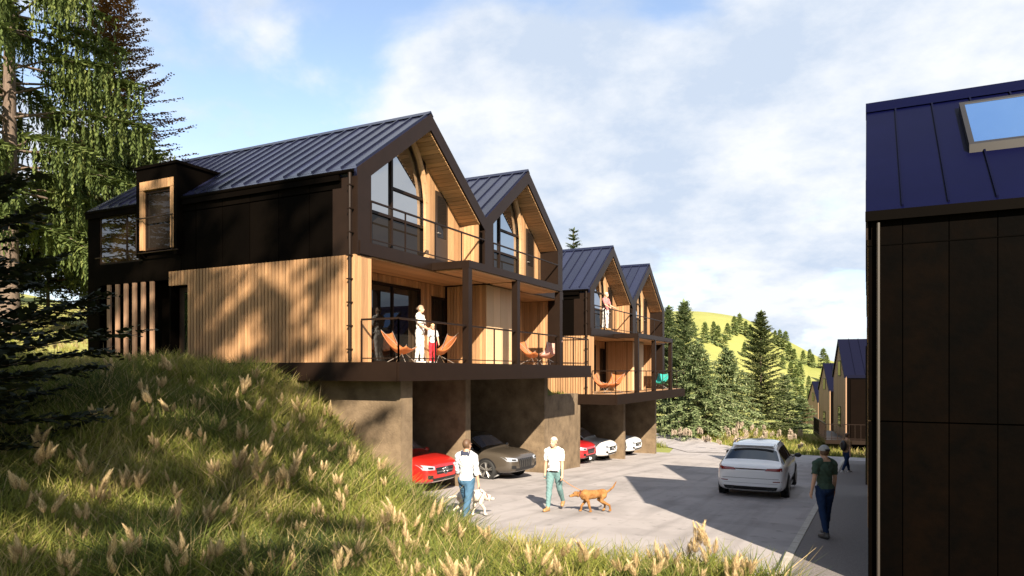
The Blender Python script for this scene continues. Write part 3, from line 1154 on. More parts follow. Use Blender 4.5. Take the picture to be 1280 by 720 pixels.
def build_light():
    w = bpy.data.worlds.new('World')
    SC.world = w
    w.use_nodes = True
    nt = w.node_tree
    L = nt.links.new
    bg = nt.nodes['Background']
    sky = nt.nodes.new('ShaderNodeTexSky')
    sky.sky_type = 'NISHITA'
    sky.sun_disc = False
    sky.sun_elevation = math.asin(SUN.z)
    sky.sun_rotation = math.atan2(SUN.x, SUN.y)
    sky.air_density = 1.0
    sky.dust_density = .6
    sky.ozone_density = 2.
    tc = nt.nodes.new('ShaderNodeTexCoord')
    # clouds: project the view direction on a cloud layer
    sep = nt.nodes.new('ShaderNodeSeparateXYZ')
    L(tc.outputs['Generated'], sep.inputs[0])
    zc = nt.nodes.new('ShaderNodeMath')
    zc.operation = 'ADD'
    zc.inputs[1].default_value = .42
    zm = nt.nodes.new('ShaderNodeMath')
    zm.operation = 'MAXIMUM'
    zm.inputs[1].default_value = .02
    L(sep.outputs[2], zm.inputs[0])
    L(zm.outputs[0], zc.inputs[0])
    dv = nt.nodes.new('ShaderNodeVectorMath')
    dv.operation = 'DIVIDE'
    cb = nt.nodes.new('ShaderNodeCombineXYZ')
    for k in range(3):
        L(zc.outputs[0], cb.inputs[k])
    L(tc.outputs['Generated'], dv.inputs[0])
    L(cb.outputs[0], dv.inputs[1])
    mp = nt.nodes.new('ShaderNodeMapping')
    mp.inputs['Location'].default_value = CLOUD_OFF
    mp.inputs['Rotation'].default_value = (0, 0, R(-20))
    mp.inputs['Scale'].default_value = (1., 1.1, 1.)
    L(dv.outputs[0], mp.inputs['Vector'])
    n = nt.nodes.new('ShaderNodeTexNoise')
    n.inputs['Scale'].default_value = 1.7
    n.inputs['Detail'].default_value = 9
    n.inputs['Roughness'].default_value = .52
    n.inputs['Distortion'].default_value = .25
    L(mp.outputs[0], n.inputs['Vector'])
    rp = nt.nodes.new('ShaderNodeValToRGB')
    rp.color_ramp.interpolation = 'EASE'
    rp.color_ramp.elements[0].position = CLOUD_T[0]
    rp.color_ramp.elements[1].position = CLOUD_T[1]
    L(n.outputs['Fac'], rp.inputs[0])
    # second noise: grey undersides and bright tops
    n2 = nt.nodes.new('ShaderNodeTexNoise')
    n2.inputs['Scale'].default_value = 3.6
    n2.inputs['Detail'].default_value = 8
    n2.inputs['Roughness'].default_value = .6
    L(mp.outputs[0], n2.inputs['Vector'])
    r2 = nt.nodes.new('ShaderNodeValToRGB')
    r2.color_ramp.elements[0].position = .40
    r2.color_ramp.elements[1].position = .62
    r2.color_ramp.elements[0].color = (*CLOUD_LO, 1)
    r2.color_ramp.elements[1].color = (*CLOUD_HI, 1)
    L(n2.outputs['Fac'], r2.inputs[0])
    # pale veil towards the horizon
    vr = nt.nodes.new('ShaderNodeMapRange')
    vr.inputs[1].default_value = .02
    vr.inputs[2].default_value = .34
    vr.inputs[3].default_value = .85
    vr.inputs[4].default_value = .0
    L(sep.outputs[2], vr.inputs[0])
    mxv = nt.nodes.new('ShaderNodeMath')
    mxv.operation = 'MAXIMUM'
    L(rp.outputs[0], mxv.inputs[0])
    L(vr.outputs[0], mxv.inputs[1])
    hs = nt.nodes.new('ShaderNodeHueSaturation')
    hs.inputs['Saturation'].default_value = .85
    hs.inputs['Value'].default_value = SKY_GAIN
    L(sky.outputs[0], hs.inputs['Color'])
    mx = nt.nodes.new('ShaderNodeMix')
    mx.data_type = 'RGBA'
    L(mxv.outputs[0], mx.inputs[0])
    L(hs.outputs[0], mx.inputs[6])
    L(r2.outputs[0], mx.inputs[7])
    L(mx.outputs[2], bg.inputs['Color'])
    bg.inputs['Strength'].default_value = SKY_STR
    s = bpy.data.lights.new('sun', 'SUN')
    s.energy = SUN_STR
    s.angle = R(.53)
    s.color = (1., .87, .70)
    so = bpy.data.objects.new('sun', s)
    COL.objects.link(so)
    so.location = SUN * 60
    so.rotation_euler = (-SUN).to_track_quat('-Z', 'Y').to_euler()
    cam = bpy.data.cameras.new('camera')
    cam.sensor_width = 36
    cam.lens = FOC / 1280 * 36
    cam.shift_y = (HOR - 360) / 1280
    cam.clip_start = .1
    cam.clip_end = 6000
    co = bpy.data.objects.new('camera', cam)
    COL.objects.link(co)
    co.location = (0, 0, CAMZ)
    co.rotation_euler = (R(90), 0, YAW)
    SC.camera = co
    v = SC.view_settings
    v.view_transform = 'Standard'
    v.look = 'None'
    v.exposure = EXPO
    v.gamma = 1
    v.use_curve_mapping = False


CLOUD_OFF = (5.3, 2.2, 1)
CLOUD_T = (.39, .50)
CLOUD_LO = (4.3, 5.0, 6.1)
CLOUD_HI = (6.5, 6.7, 7.0)
SKY_GAIN = 1.7
SKY_STR = .05
SUN_STR = 5.0
EXPO = 1.6

# ------------------------------------------------------------------ vegetation
def ramp_mat(name, stops, rough=.75, trans=.2, noise=.25, spec=.2):
    m, nt, b = nodes(name)
    L = nt.links.new
    b.inputs['Roughness'].default_value = rough
    b.inputs['Specular IOR Level'].default_value = spec
    at = nt.nodes.new('ShaderNodeAttribute')
    at.attribute_name = 'tint'
    rp = nt.nodes.new('ShaderNodeValToRGB')
    e = rp.color_ramp.elements
    e[0].position, e[0].color = stops[0][0], (*stops[0][1], 1)
    e[1].position, e[1].color = stops[-1][0], (*stops[-1][1], 1)
    for p, c in stops[1:-1]:
        q = e.new(p)
        q.color = (*c, 1)
    L(at.outputs['Fac'], rp.inputs[0])
    L(rp.outputs[0], b.inputs['Base Color'])
    if trans:
        tr = nt.nodes.new('ShaderNodeBsdfTranslucent')
        L(rp.outputs[0], tr.inputs[0])
        ms = nt.nodes.new('ShaderNodeMixShader')
        ms.inputs[0].default_value = trans
        L(b.outputs[0], ms.inputs[1])
        L(tr.outputs[0], ms.inputs[2])
        L(ms.outputs[0], nt.nodes['Material Output'].inputs['Surface'])
    return m


GRASS = ramp_mat('grass_blades', [(0, (.030, .046, .020)), (.35, (.105, .13, .026)), (.7, (.22, .225, .042)), (.85, (.30, .25, .085)), (1, (.36, .28, .15))], trans=.3)
PLUME = ramp_mat('pampas_plume', [(0, (.26, .17, .08)), (.5, (.54, .41, .22)), (1, (.76, .62, .37))], rough=.9, trans=.4)
PLUMEF = ramp_mat('pale_far_plume', [(0, (.35, .27, .22)), (.5, (.46, .38, .30)), (1, (.55, .48, .36))], rough=.9, trans=.2)
BARK = mat('conifer_bark', (.16, .115, .085), .9, var=1, scale=5, col2=(.07, .05, .038), stretch=(4, 4, .7), bump=.6, bscale=14)
NEED_D = ramp_mat('shaded_spruce_needles', [(0, (.007, .011, .006)), (1, (.016, .022, .010))], trans=.05)  # shade on the near spruce is put into its needle colour
NEED_G = ramp_mat('green_needles', [(0, (.042, .064, .018)), (.6, (.085, .115, .030)), (1, (.15, .175, .05))], trans=.25)
NEED_B = ramp_mat('brown_needles', [(0, (.075, .040, .014)), (1, (.18, .098, .034))], trans=.1)
NEED_P = ramp_mat('pale_green_needles', [(0, (.06, .085, .03)), (.6, (.11, .14, .05)), (1, (.18, .20, .085))], trans=.25)
NEED_M = ramp_mat('blue_green_needles', [(0, (.10, .14, .06)), (.6, (.20, .25, .11)), (1, (.34, .37, .20))], trans=.35)
NEED_F = ramp_mat('fir_needles', [(0, (.06, .08, .025)), (.6, (.14, .17, .065)), (1, (.30, .32, .15))], trans=.3)
NEED_H = ramp_mat('hill_needles', [(0, (.18, .25, .09)), (1, (.36, .41, .17))], trans=.35)


class Quads:
    def __init__(s):
        s.V, s.T = [], []

    def kite(s, p, d, side, l, w, t, m=.45):
        """p base, d direction, side half-width direction"""
        a = p + d * (l * m)
        s.V += [p, a + side * w, p + d * l, a - side * w]
        s.T.append(t)

    def quad(s, a, b, c, d, t):
        s.V += [a, b, c, d]
        s.T.append(t)

    def build(s, name, m, parent, loc=(0, 0, 0)):
        V = np.array([tuple(v) for v in s.V], dtype=np.float32)
        F = np.arange(len(V)).reshape(-1, 4)
        return np_mesh(name, V, F, s.T, m, loc, parent)


def conifer(name, seed, H, Rm, m, base=.08, gap=.45, nb=7, expo=.85, rise=.15, droop=.35, ns=9, sl=.5, sw=.13, fine=1,
            hang=0., hl=.7, trunk_r=None, lean=(0, 0), t0=0., az=None, sparse=0., vr=(-.28, .1)):
    r_ = random.Random(seed)
    root = empty(name, (0, 0, 0))
    tr = trunk_r or H * .013
    tm = MB()
    tm.tube([(lean[0] * q * H, lean[1] * q * H, q * H) for q in (0, .02, .1, .3, .6, .85, 1)], [tr * 1.5, tr * 1.15, tr, tr * .8, tr * .45, tr * .2, .01], 10)
    Q = Quads()
    z = base * H
    Z = Vector((0, 0, 1))
    while z < H * .985:
        t = (z - base * H) / (H - base * H)
        Lb = Rm * ((1 - t) ** expo) * (.55 + .45 * min(1, t * 7 + .45))
        n = max(3, int(nb * (1 - .45 * t)))
        a0 = r_.random() * 6.28
        for k in range(n):
            if r_.random() < sparse:
                continue
            a = a0 + 6.283 * k / n + r_.uniform(-.35, .35)
            L_ = Lb * r_.uniform(.68, 1.12) + .12
            o = Vector((math.cos(a), math.sin(a), 0))
            sd = Vector((-o.y, o.x, 0))
            zz = z + r_.uniform(-.4, .4) * gap
            up = rise + .55 * t + r_.uniform(-.08, .08)
            dr = droop * (1 - .6 * t) + r_.uniform(-.06, .06)

            def P(s_):
                return Vector((lean[0] * zz, lean[1] * zz, zz)) + o * (L_ * s_) + Z * (L_ * (up * s_ - dr * s_ * s_) + .12 * L_ * max(0, s_ - .75))
            br = max(.006, tr * .22 * (L_ / Rm))
            tm.tube([P(0), P(.35), P(.7), P(.97)], [br, br * .75, br * .45, br * .12], 4, cap=False)
            m_ = max(3, int(ns * (.45 + .55 * L_ / Rm)))
            for j in range(m_):
                s_ = max(.1, t0) + (1 - max(.1, t0)) * (j + r_.random() * .6) / m_
                p = P(min(s_, 1))
                fw = (P(min(s_ + .05, 1.05)) - P(s_)).normalized()
                for sg in (-1, 1):
                    ang = r_.uniform(.5, 1.05) * (1 - .55 * s_)
                    d = fw * math.cos(ang) + sd * (sg * math.sin(ang)) + Z * r_.uniform(*vr)
                    d.normalize()
                    l = sl * (1.15 - .55 * s_) * r_.uniform(.7, 1.25) * (.45 + .55 * min(1, L_ / Rm * 1.4))
                    sidev = d.cross(Z)
                    if sidev.length < .1:
                        sidev = sd.copy()
                    sidev.normalize()
                    sidev = (sidev + Z * r_.uniform(-.5, .5)).normalized()
                    tt = min(1, max(0, r_.gauss(.5, .22)))
                    if fine == 1:
                        Q.kite(p, d, sidev, l, sw * r_.uniform(.7, 1.2), tt)
                    else:
                        for q in range(fine):
                            u = q / (fine - 1)
                            b_ = p + d * (l * .85 * u) + Z * (-.06 * l * u * u)
                            for s2 in ((-1, 1) if q < fine - 1 else (0,)):
                                d2 = (d * .8 + sidev * (s2 * .75) + Z * r_.uniform(-.15, .15)).normalized()
                                s3 = d2.cross(Z).normalized() + Z * r_.uniform(-.6, .6)
                                Q.kite(b_, d2, s3.normalized(), l * (.42 - .16 * u), sw * .38, min(1, max(0, tt + r_.uniform(-.2, .2))))
                    if hang and r_.random() < hang:
                        hp = p + d * (l * r_.random())
                        hh = hl * r_.uniform(.35, 1.1) * (.5 + .5 * L_ / Rm)
                        q1 = Vector((r_.uniform(-.12, .12), r_.uniform(-.12, .12), -1)).normalized()
                        ns2 = max(3, int(hh / .08))
                        for q in range(ns2):
                            b_ = hp + q1 * (hh * q / ns2)
                            aa = r_.random() * 6.28
                            d2 = Vector((math.cos(aa) * .45, math.sin(aa) * .45, -1)).normalized()
                            s3 = Vector((-math.sin(aa), math.cos(aa), 0))
                            Q.kite(b_, d2, s3, .22, .042, min(1, max(0, tt + r_.uniform(-.25, .25))))
        z += gap * (.55 + .75 * (1 - t)) * r_.uniform(.8, 1.2)
    # leader
    for k in range(10):
        a = r_.random() * 6.28
        Q.kite(Vector((lean[0] * H, lean[1] * H, H * (1 - .006 * k))), Vector((math.cos(a) * .35, math.sin(a) * .35, 1)).normalized(), Vector((-math.sin(a), math.cos(a), 0)), sl * .5, sw * .5, .5)
    tm.build('trunk', BARK, root, smooth=True, org=(0, 0, 0))
    Q.build('crown', m, root)
    return root


def put(o, x, y, label=None, cat='tree', group=None, rz=None, sc=1., dz=-.05):
    o.location = (x, y, hz(x, y) + dz)
    if rz is not None:
        o.rotation_euler = (0, 0, rz)
    o.scale = (sc, sc, sc)
    return tag(o, label, cat, group)


def build_trees():
    # young spruce at the left edge, darkened in colour to look shaded
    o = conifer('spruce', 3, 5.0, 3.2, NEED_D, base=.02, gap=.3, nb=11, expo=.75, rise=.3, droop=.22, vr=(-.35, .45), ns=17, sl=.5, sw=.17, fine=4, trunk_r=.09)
    put(o, -12.2, 5.1, 'near spruce coloured dark for shade, with spreading boughs at the left edge of the bank')
    # tall weeping larch
    x, y = ray(12, 31)
    o = conifer('weeping_conifer', 5, 27, 6.4, NEED_G, base=.19, gap=.95, nb=7, expo=.42, rise=.12, droop=.38, ns=30, sl=1.15, sw=.26, fine=3, hang=.95, hl=1.7, trunk_r=.36, t0=.28)
    put(o, x, y, 'tall drooping green conifer with bare brown trunk left of the nearest house')
    x, y = ray(138, 44)
    o = conifer('brown_conifer', 6, 23, 7.2, NEED_B, base=.05, gap=.5, nb=13, expo=.75, rise=.1, droop=.12, ns=14, sl=.75, sw=.2, fine=3)
    put(o, x, y, 'dark brown pointed conifer rising behind the nearest house')
    for (px, D, top, Rm, sd, lb) in ((168, 38, 165, 4.2, 21, 'pale green bushy conifer just above the dormer of the nearest house'),
                                     (60, 40, 225, 4.6, 22, 'pale green conifer on the left meadow under the drooping tree'),
                                     (112, 46, 175, 4.6, 23, 'pale green conifer between the drooping tree and the nearest house'),
                                     (-30, 38, 190, 4.8, 24, 'pale green conifer cut by the left edge of the view')):
        x, y = ray(px, D)
        H = CAMZ + (HOR - top) / FOC * D - hz(x, y)
        o = conifer('pale_conifer', sd, H, Rm, NEED_P, base=.27, gap=.5, nb=10, expo=.6, rise=.15, droop=.4, ns=15, sl=.9, sw=.27, fine=3, hang=.3, hl=.8)
        put(o, x, y, lb)
    # tree top between the house pairs
    x, y = ray(717, 62)
    o = conifer('spruce', 31, CAMZ + (HOR - 287) / FOC * 62 - hz(x, y), 3.6, NEED_G, base=.1, gap=.6, nb=8, ns=9, sl=.7, sw=.22, fine=3)
    put(o, x, y, 'dark green conifer top showing above the roofs between the two house pairs')
    # row beyond the road
    for (px, D, top, Rm, sd, nm, mt, hg, lb) in (
            (836, 68, 384, 2.6, 41, 'fir', NEED_M, 0, 'narrow fir half hidden behind the farthest gabled house'),
            (855, 62, 377, 3.2, 42, 'fir', NEED_M, 0, 'tall pale fir beside the farthest gabled house'),
            (872, 57, 430, 4.0, 43, 'weeping_spruce', NEED_M, .4, 'broad drooping spruce left of the twin, nearer the house row'),
            (909, 59, 438, 3.8, 44, 'weeping_spruce', NEED_M, .4, 'broad drooping spruce beside the tall dark fir'),
            (951, 64, 391, 3.7, 45, 'fir', NEED_F, 0, 'tallest dark fir standing alone in front of the sunny hill'),
            (980, 76, 470, 2.2, 46, 'spruce', NEED_M, 0, 'smaller spruce right behind the tall dark fir'),
            (1001, 84, 497, 1.9, 48, 'spruce', NEED_M, 0, 'lowest spruce left of the small timber house')):
        x, y = ray(px, D)
        H = CAMZ + (HOR - top) / FOC * D - hz(x, y)
        o = conifer(nm, sd, H, Rm, mt, base=.07, gap=.38, nb=12, expo=.9, rise=.28 if not hg else .15, droop=.25 if not hg else .45, ns=11, sl=.75, sw=.27, fine=3, hang=hg, hl=.55)
        put(o, x, y, lb)
    # conifers scattered on the hill
    protos = [conifer('hill_conifer', 60 + k, 8.5, 2.3 + .3 * k, NEED_H, base=.05, gap=.5, nb=8, expo=.8, ns=5, sl=1.3, sw=.6) for k in range(3)]
    spots = [(893, 424), (881, 428), (904, 420), (909, 424), (917, 418), (921, 424), (926, 416), (932, 419), (938, 424), (913, 430), (897, 432), (906, 436),
             (962, 424), (970, 430), (976, 433), (981, 438), (986, 445), (988, 452), (993, 455), (998, 452), (1005, 455), (1011, 456), (1016, 459),
             (1022, 460), (1028, 461), (1034, 462), (1039, 463), (990, 476), (996, 480), (1001, 478), (1006, 484), (1011, 488), (985, 486), (1017, 480),
             (1003, 500), (1010, 504), (996, 498), (1020, 492), (868, 420), (858, 418), (1026, 482), (1033, 478), (1041, 480), (979, 460), (972, 452), (940, 440), (930, 446)]
    spots = [q for k, q in enumerate(spots) if k % 7 not in (2, 5)]
    for i, (px, py) in enumerate(spots):
        x, y, z, D = at_ground(px + rng.uniform(-1.5, 1.5), py, 0., 90, 330)
        if D >= 329:
            x, y = ray(px, 262)
        src = protos[i % 3]
        o = src if i < 3 else copy_tree(src)
        put(o, x, y, 'small bright green conifer scattered on the sunny far hill', group='conifers on the far hill', rz=rng.random() * 6.28, sc=rng.uniform(.5, .8) * (D if D < 329 else 250) / 235)
    # tall trees behind the viewpoint whose shadows fall on the bank and the side wall
    k = 0
    for (x, y, H, Rm) in SHADE:
        o = conifer('pine', 80 + k, H, Rm, NEED_G, base=.44, gap=1.05, nb=6, expo=.55, rise=.15, droop=.25, ns=9, sl=1., sw=.3, fine=3, sparse=.22)
        put(o, x, y, 'tall pine standing behind the viewpoint', group='pines behind the viewpoint')
        k += 1
    src = None
    for q, (x, y) in enumerate(LEFT_ROW):
        if src is None:
            o = src = conifer('pale_conifer', 120, 21, 5.2, NEED_G, base=.06, gap=.5, nb=9, expo=.65, rise=.15, droop=.4, ns=11, sl=.9, sw=.3, fine=3)
        else:
            o = copy_tree(src)
        put(o, x, y, 'unseen conifer added left of the view for the side window reflection', group='added conifers left of the view', rz=q * 1.3, sc=.85 + .07 * q)


SHADE = [(3.2, -8.5, 24.8, 2.9), (.2, -9.5, 26, 3.2), (-3.2, -9.5, 32, 3.6), (-6.5, -8.5, 31, 3.6), (-9.5, -6, 19, 3.), (1.6, -10.5, 28, 2.6),]
LEFT_ROW = [(-34, 2), (-41, 8), (-30, -5), (-47, 1), (-38, -7), (-50, 13)]  # unseen conifers, added to darken what the side window reflects


def in_view(x, y, z, mx=80, my=60):
    r = CS * x + SN * y
    D = -SN * x + CS * y
    px = 640 + r / D * FOC
    py = HOR - (z - CAMZ) / D * FOC
    return (D > 1.5) & (px > -mx) & (px < 1280 + mx) & (py < 720 + my), D


def grass_mesh(name, label, X, Y, Hs, nbl, wid, lean, tint0, extra_z=0.):
    """tussocks at X,Y of blade height Hs; nbl blades each"""
    n = len(X)
    N = n * nbl
    idx = np.repeat(np.arange(n), nbl)
    a = nrg.random(N) * 6.283
    rad = Hs[idx] * .22 * np.sqrt(nrg.random(N))
    bx = X[idx] + np.cos(a) * rad
    by = Y[idx] + np.sin(a) * rad
    bz = h(bx, by) - .03 + extra_z
    hh = Hs[idx] * nrg.uniform(.45, 1.15, N)
    ln = lean * hh * nrg.uniform(.15, 1.3, N)
    a2 = a + nrg.normal(0, .7, N)
    dx, dy = np.cos(a2), np.sin(a2)
    w = wid * nrg.uniform(.6, 1.3, N) * (hh / Hs.mean()) ** .3
    # blade faces roughly any direction
    a3 = nrg.random(N) * 6.283
    sx, sy = np.cos(a3) * w, np.sin(a3) * w
    V = np.zeros((N, 6, 3), np.float32)
    lv = [(0, 0, 1.), (.55, .32, .8), (1., 1., .12)]
    for k, (zf, lf, wf) in enumerate(lv):
        for s, sg in enumerate((-1, 1)):
            V[:, k * 2 + s, 0] = bx + dx * ln * lf + sg * sx * wf
            V[:, k * 2 + s, 1] = by + dy * ln * lf + sg * sy * wf
            V[:, k * 2 + s, 2] = bz + hh * zf * (1 - .12 * lf * lean)
    base = (np.arange(N) * 6)[:, None]
    F = np.concatenate([base + np.array([[0, 1, 3, 2]]), base + np.array([[2, 3, 5, 4]])], 1).reshape(-1, 4)
    t = np.clip(tint0[idx] + nrg.normal(0, .12, N), 0, 1)
    straw = nrg.random(N) < .15
    t = np.where(straw, nrg.uniform(.85, 1, N), t)
    o = np_mesh(name, V.reshape(-1, 3), F, np.repeat(t, 2), GRASS)
    tag(o, label, 'grass', kind='stuff')
    return o


def patch(x, y):
    return .50 + .26 * np.sin(x * .83 + 1.7 * np.sin(y * .41)) * np.cos(y * .66 + x * .2) + .12 * np.sin(x * 2.3 + y * 1.9)


def on_bank(x, y):
    t = (toe(y) - x)
    return ((y < 13.62) & (t > .05) & ((y < 13.0) | (x > -20.9)) & (x < -9.8 + 4.5 * (y < 13))) | ((y < 10.45) & (x < -.9))


def build_grass():
    n = 42000
    x = nrg.uniform(-24, -.6, n)
    y = nrg.uniform(1., 13.6, n)
    ok = on_bank(x, y)
    x, y = x[ok], y[ok]
    v, D = in_view(x, y, h(x, y), 60, 40)
    keep = v & (nrg.random(len(x)) < np.clip(1.25 - D / 40, .3, 1))
    x, y, D = x[keep], y[keep], D[keep]
    pt = patch(x, y)
    Hs = .28 + .36 * nrg.random(len(x)) ** 1.5 + .3 * np.clip(.55 - pt, 0, 1)
    Hs *= np.clip((13.75 - y) / 1.2, .45, 1)
    grass_mesh('bank_grass', 'long green and straw coloured grass covering the bank in front of the houses', x, y, Hs, 13, .0095, .75, pt)
    n = 900
    x = nrg.uniform(-22, -1, n)
    y = nrg.uniform(1.5, 13.2, n)
    ok = on_bank(x, y)
    x, y = x[ok], y[ok]
    ok = in_view(x, y, h(x, y), 40, 40)[0]
    x, y = x[ok], y[ok]
    grass_mesh('dry_stalks', 'thin dry straw stalks standing above the grass of the bank', x, y, .55 + .3 * nrg.random(len(x)), 4, .0045, .55, np.full(len(x), .93))
    n = 1500
    x = nrg.uniform(-22, -1, n)
    y = nrg.uniform(1.5, 13.2, n)
    ok = on_bank(x, y)
    x, y = x[ok], y[ok]
    ok = in_view(x, y, h(x, y), 40, 40)[0] & (np.sin(x * 1.1 + 2) * np.cos(y * .9 + 1) > -.1)
    x, y = x[ok], y[ok]
    o = grass_mesh('leafy_weeds', 'dark broad leaved weeds growing low among the grass of the bank', x, y, .26 + .26 * nrg.random(len(x)), 11, .022, .95, np.full(len(x), .12))
    tag(o, None, 'weeds')
    # far bank beyond the road
    n = 9000
    x = nrg.uniform(-32, 14, n)
    y = nrg.uniform(46.4, 64, n)
    d = np.full(n, 9.)
    path = [(-7.5, 44), (-9.5, 48), (-12, 52), (-15.5, 56), (-21, 60), (-30, 64), (-42, 67)]
    for (a, b) in zip(path[:-1], path[1:]):
        ax, ay, bx, by = *a, *b
        t = np.clip(((x - ax) * (bx - ax) + (y - ay) * (by - ay)) / ((bx - ax) ** 2 + (by - ay) ** 2), 0, 1)
        d = np.minimum(d, np.hypot(x - ax - t * (bx - ax), y - ay - t * (by - ay)))
    ok = (d > 2.7) & in_view(x, y, h(x, y))[0]
    x, y = x[ok], y[ok]
    grass_mesh('far_bank_grass', 'rough green grass on the low bank beyond the end of the road', x, y, .30 + .3 * nrg.random(len(x)), 8, .022, .6, patch(x, y) + .12)
    # left meadow and around the houses
    n = 9000
    x = nrg.uniform(-60, -17, n)
    y = nrg.uniform(8, 40, n)
    ok = (((x < -21.2) & (y > 7)) & in_view(x, y, h(x, y), 30)[0]) & (nrg.random(n) < .8)
    x, y = x[ok], y[ok]
    grass_mesh('meadow_grass', 'short sunny grass on the meadow left of the houses', x, y, .16 + .16 * nrg.random(len(x)), 7, .016, .6, patch(x, y) + .2)
    n = 500
    x = nrg.uniform(-16, -11.3, n)
    y = nrg.uniform(24.75, 27.7, n)
    grass_mesh('ledge_grass', 'short grass on top of the retaining wall between the house pairs', x, y, .14 + .12 * nrg.random(n), 8, .012, .5, patch(x, y) + .25)


def plume_mesh(seed):
    r_ = random.Random(seed)
    Q = Quads()
    Hh = r_.uniform(.22, .42)
    ba = r_.random() * 6.283
    bend = Vector((math.cos(ba), math.sin(ba), 0)) * r_.uniform(.05, .4)
    for i in range(330):
        u = r_.random() ** 1.1
        a = r_.random() * 6.283
        c = bend * (u * u * Hh * .8) + Vector((0, 0, u * Hh * (1 - .1 * u)))
        rr = (.008 + .058 * math.sin(math.pi * u ** .62) ** 1.2) * r_.random() ** .6
        o = Vector((math.cos(a), math.sin(a), 0))
        d = (o * r_.uniform(.08, .5) * (1 - .7 * u) + Vector((0, 0, 1)) + bend * (.4 + u) + Vector((r_.uniform(-.12, .12), r_.uniform(-.12, .12), 0))).normalized()
        Q.kite(c + o * rr, d, Vector((-o.y, o.x, r_.uniform(-.5, .5))).normalized(), .07 * r_.uniform(.5, 1.5), .0045, min(1, max(0, r_.gauss(.2 + .6 * u, .2))), .3)
    return Q


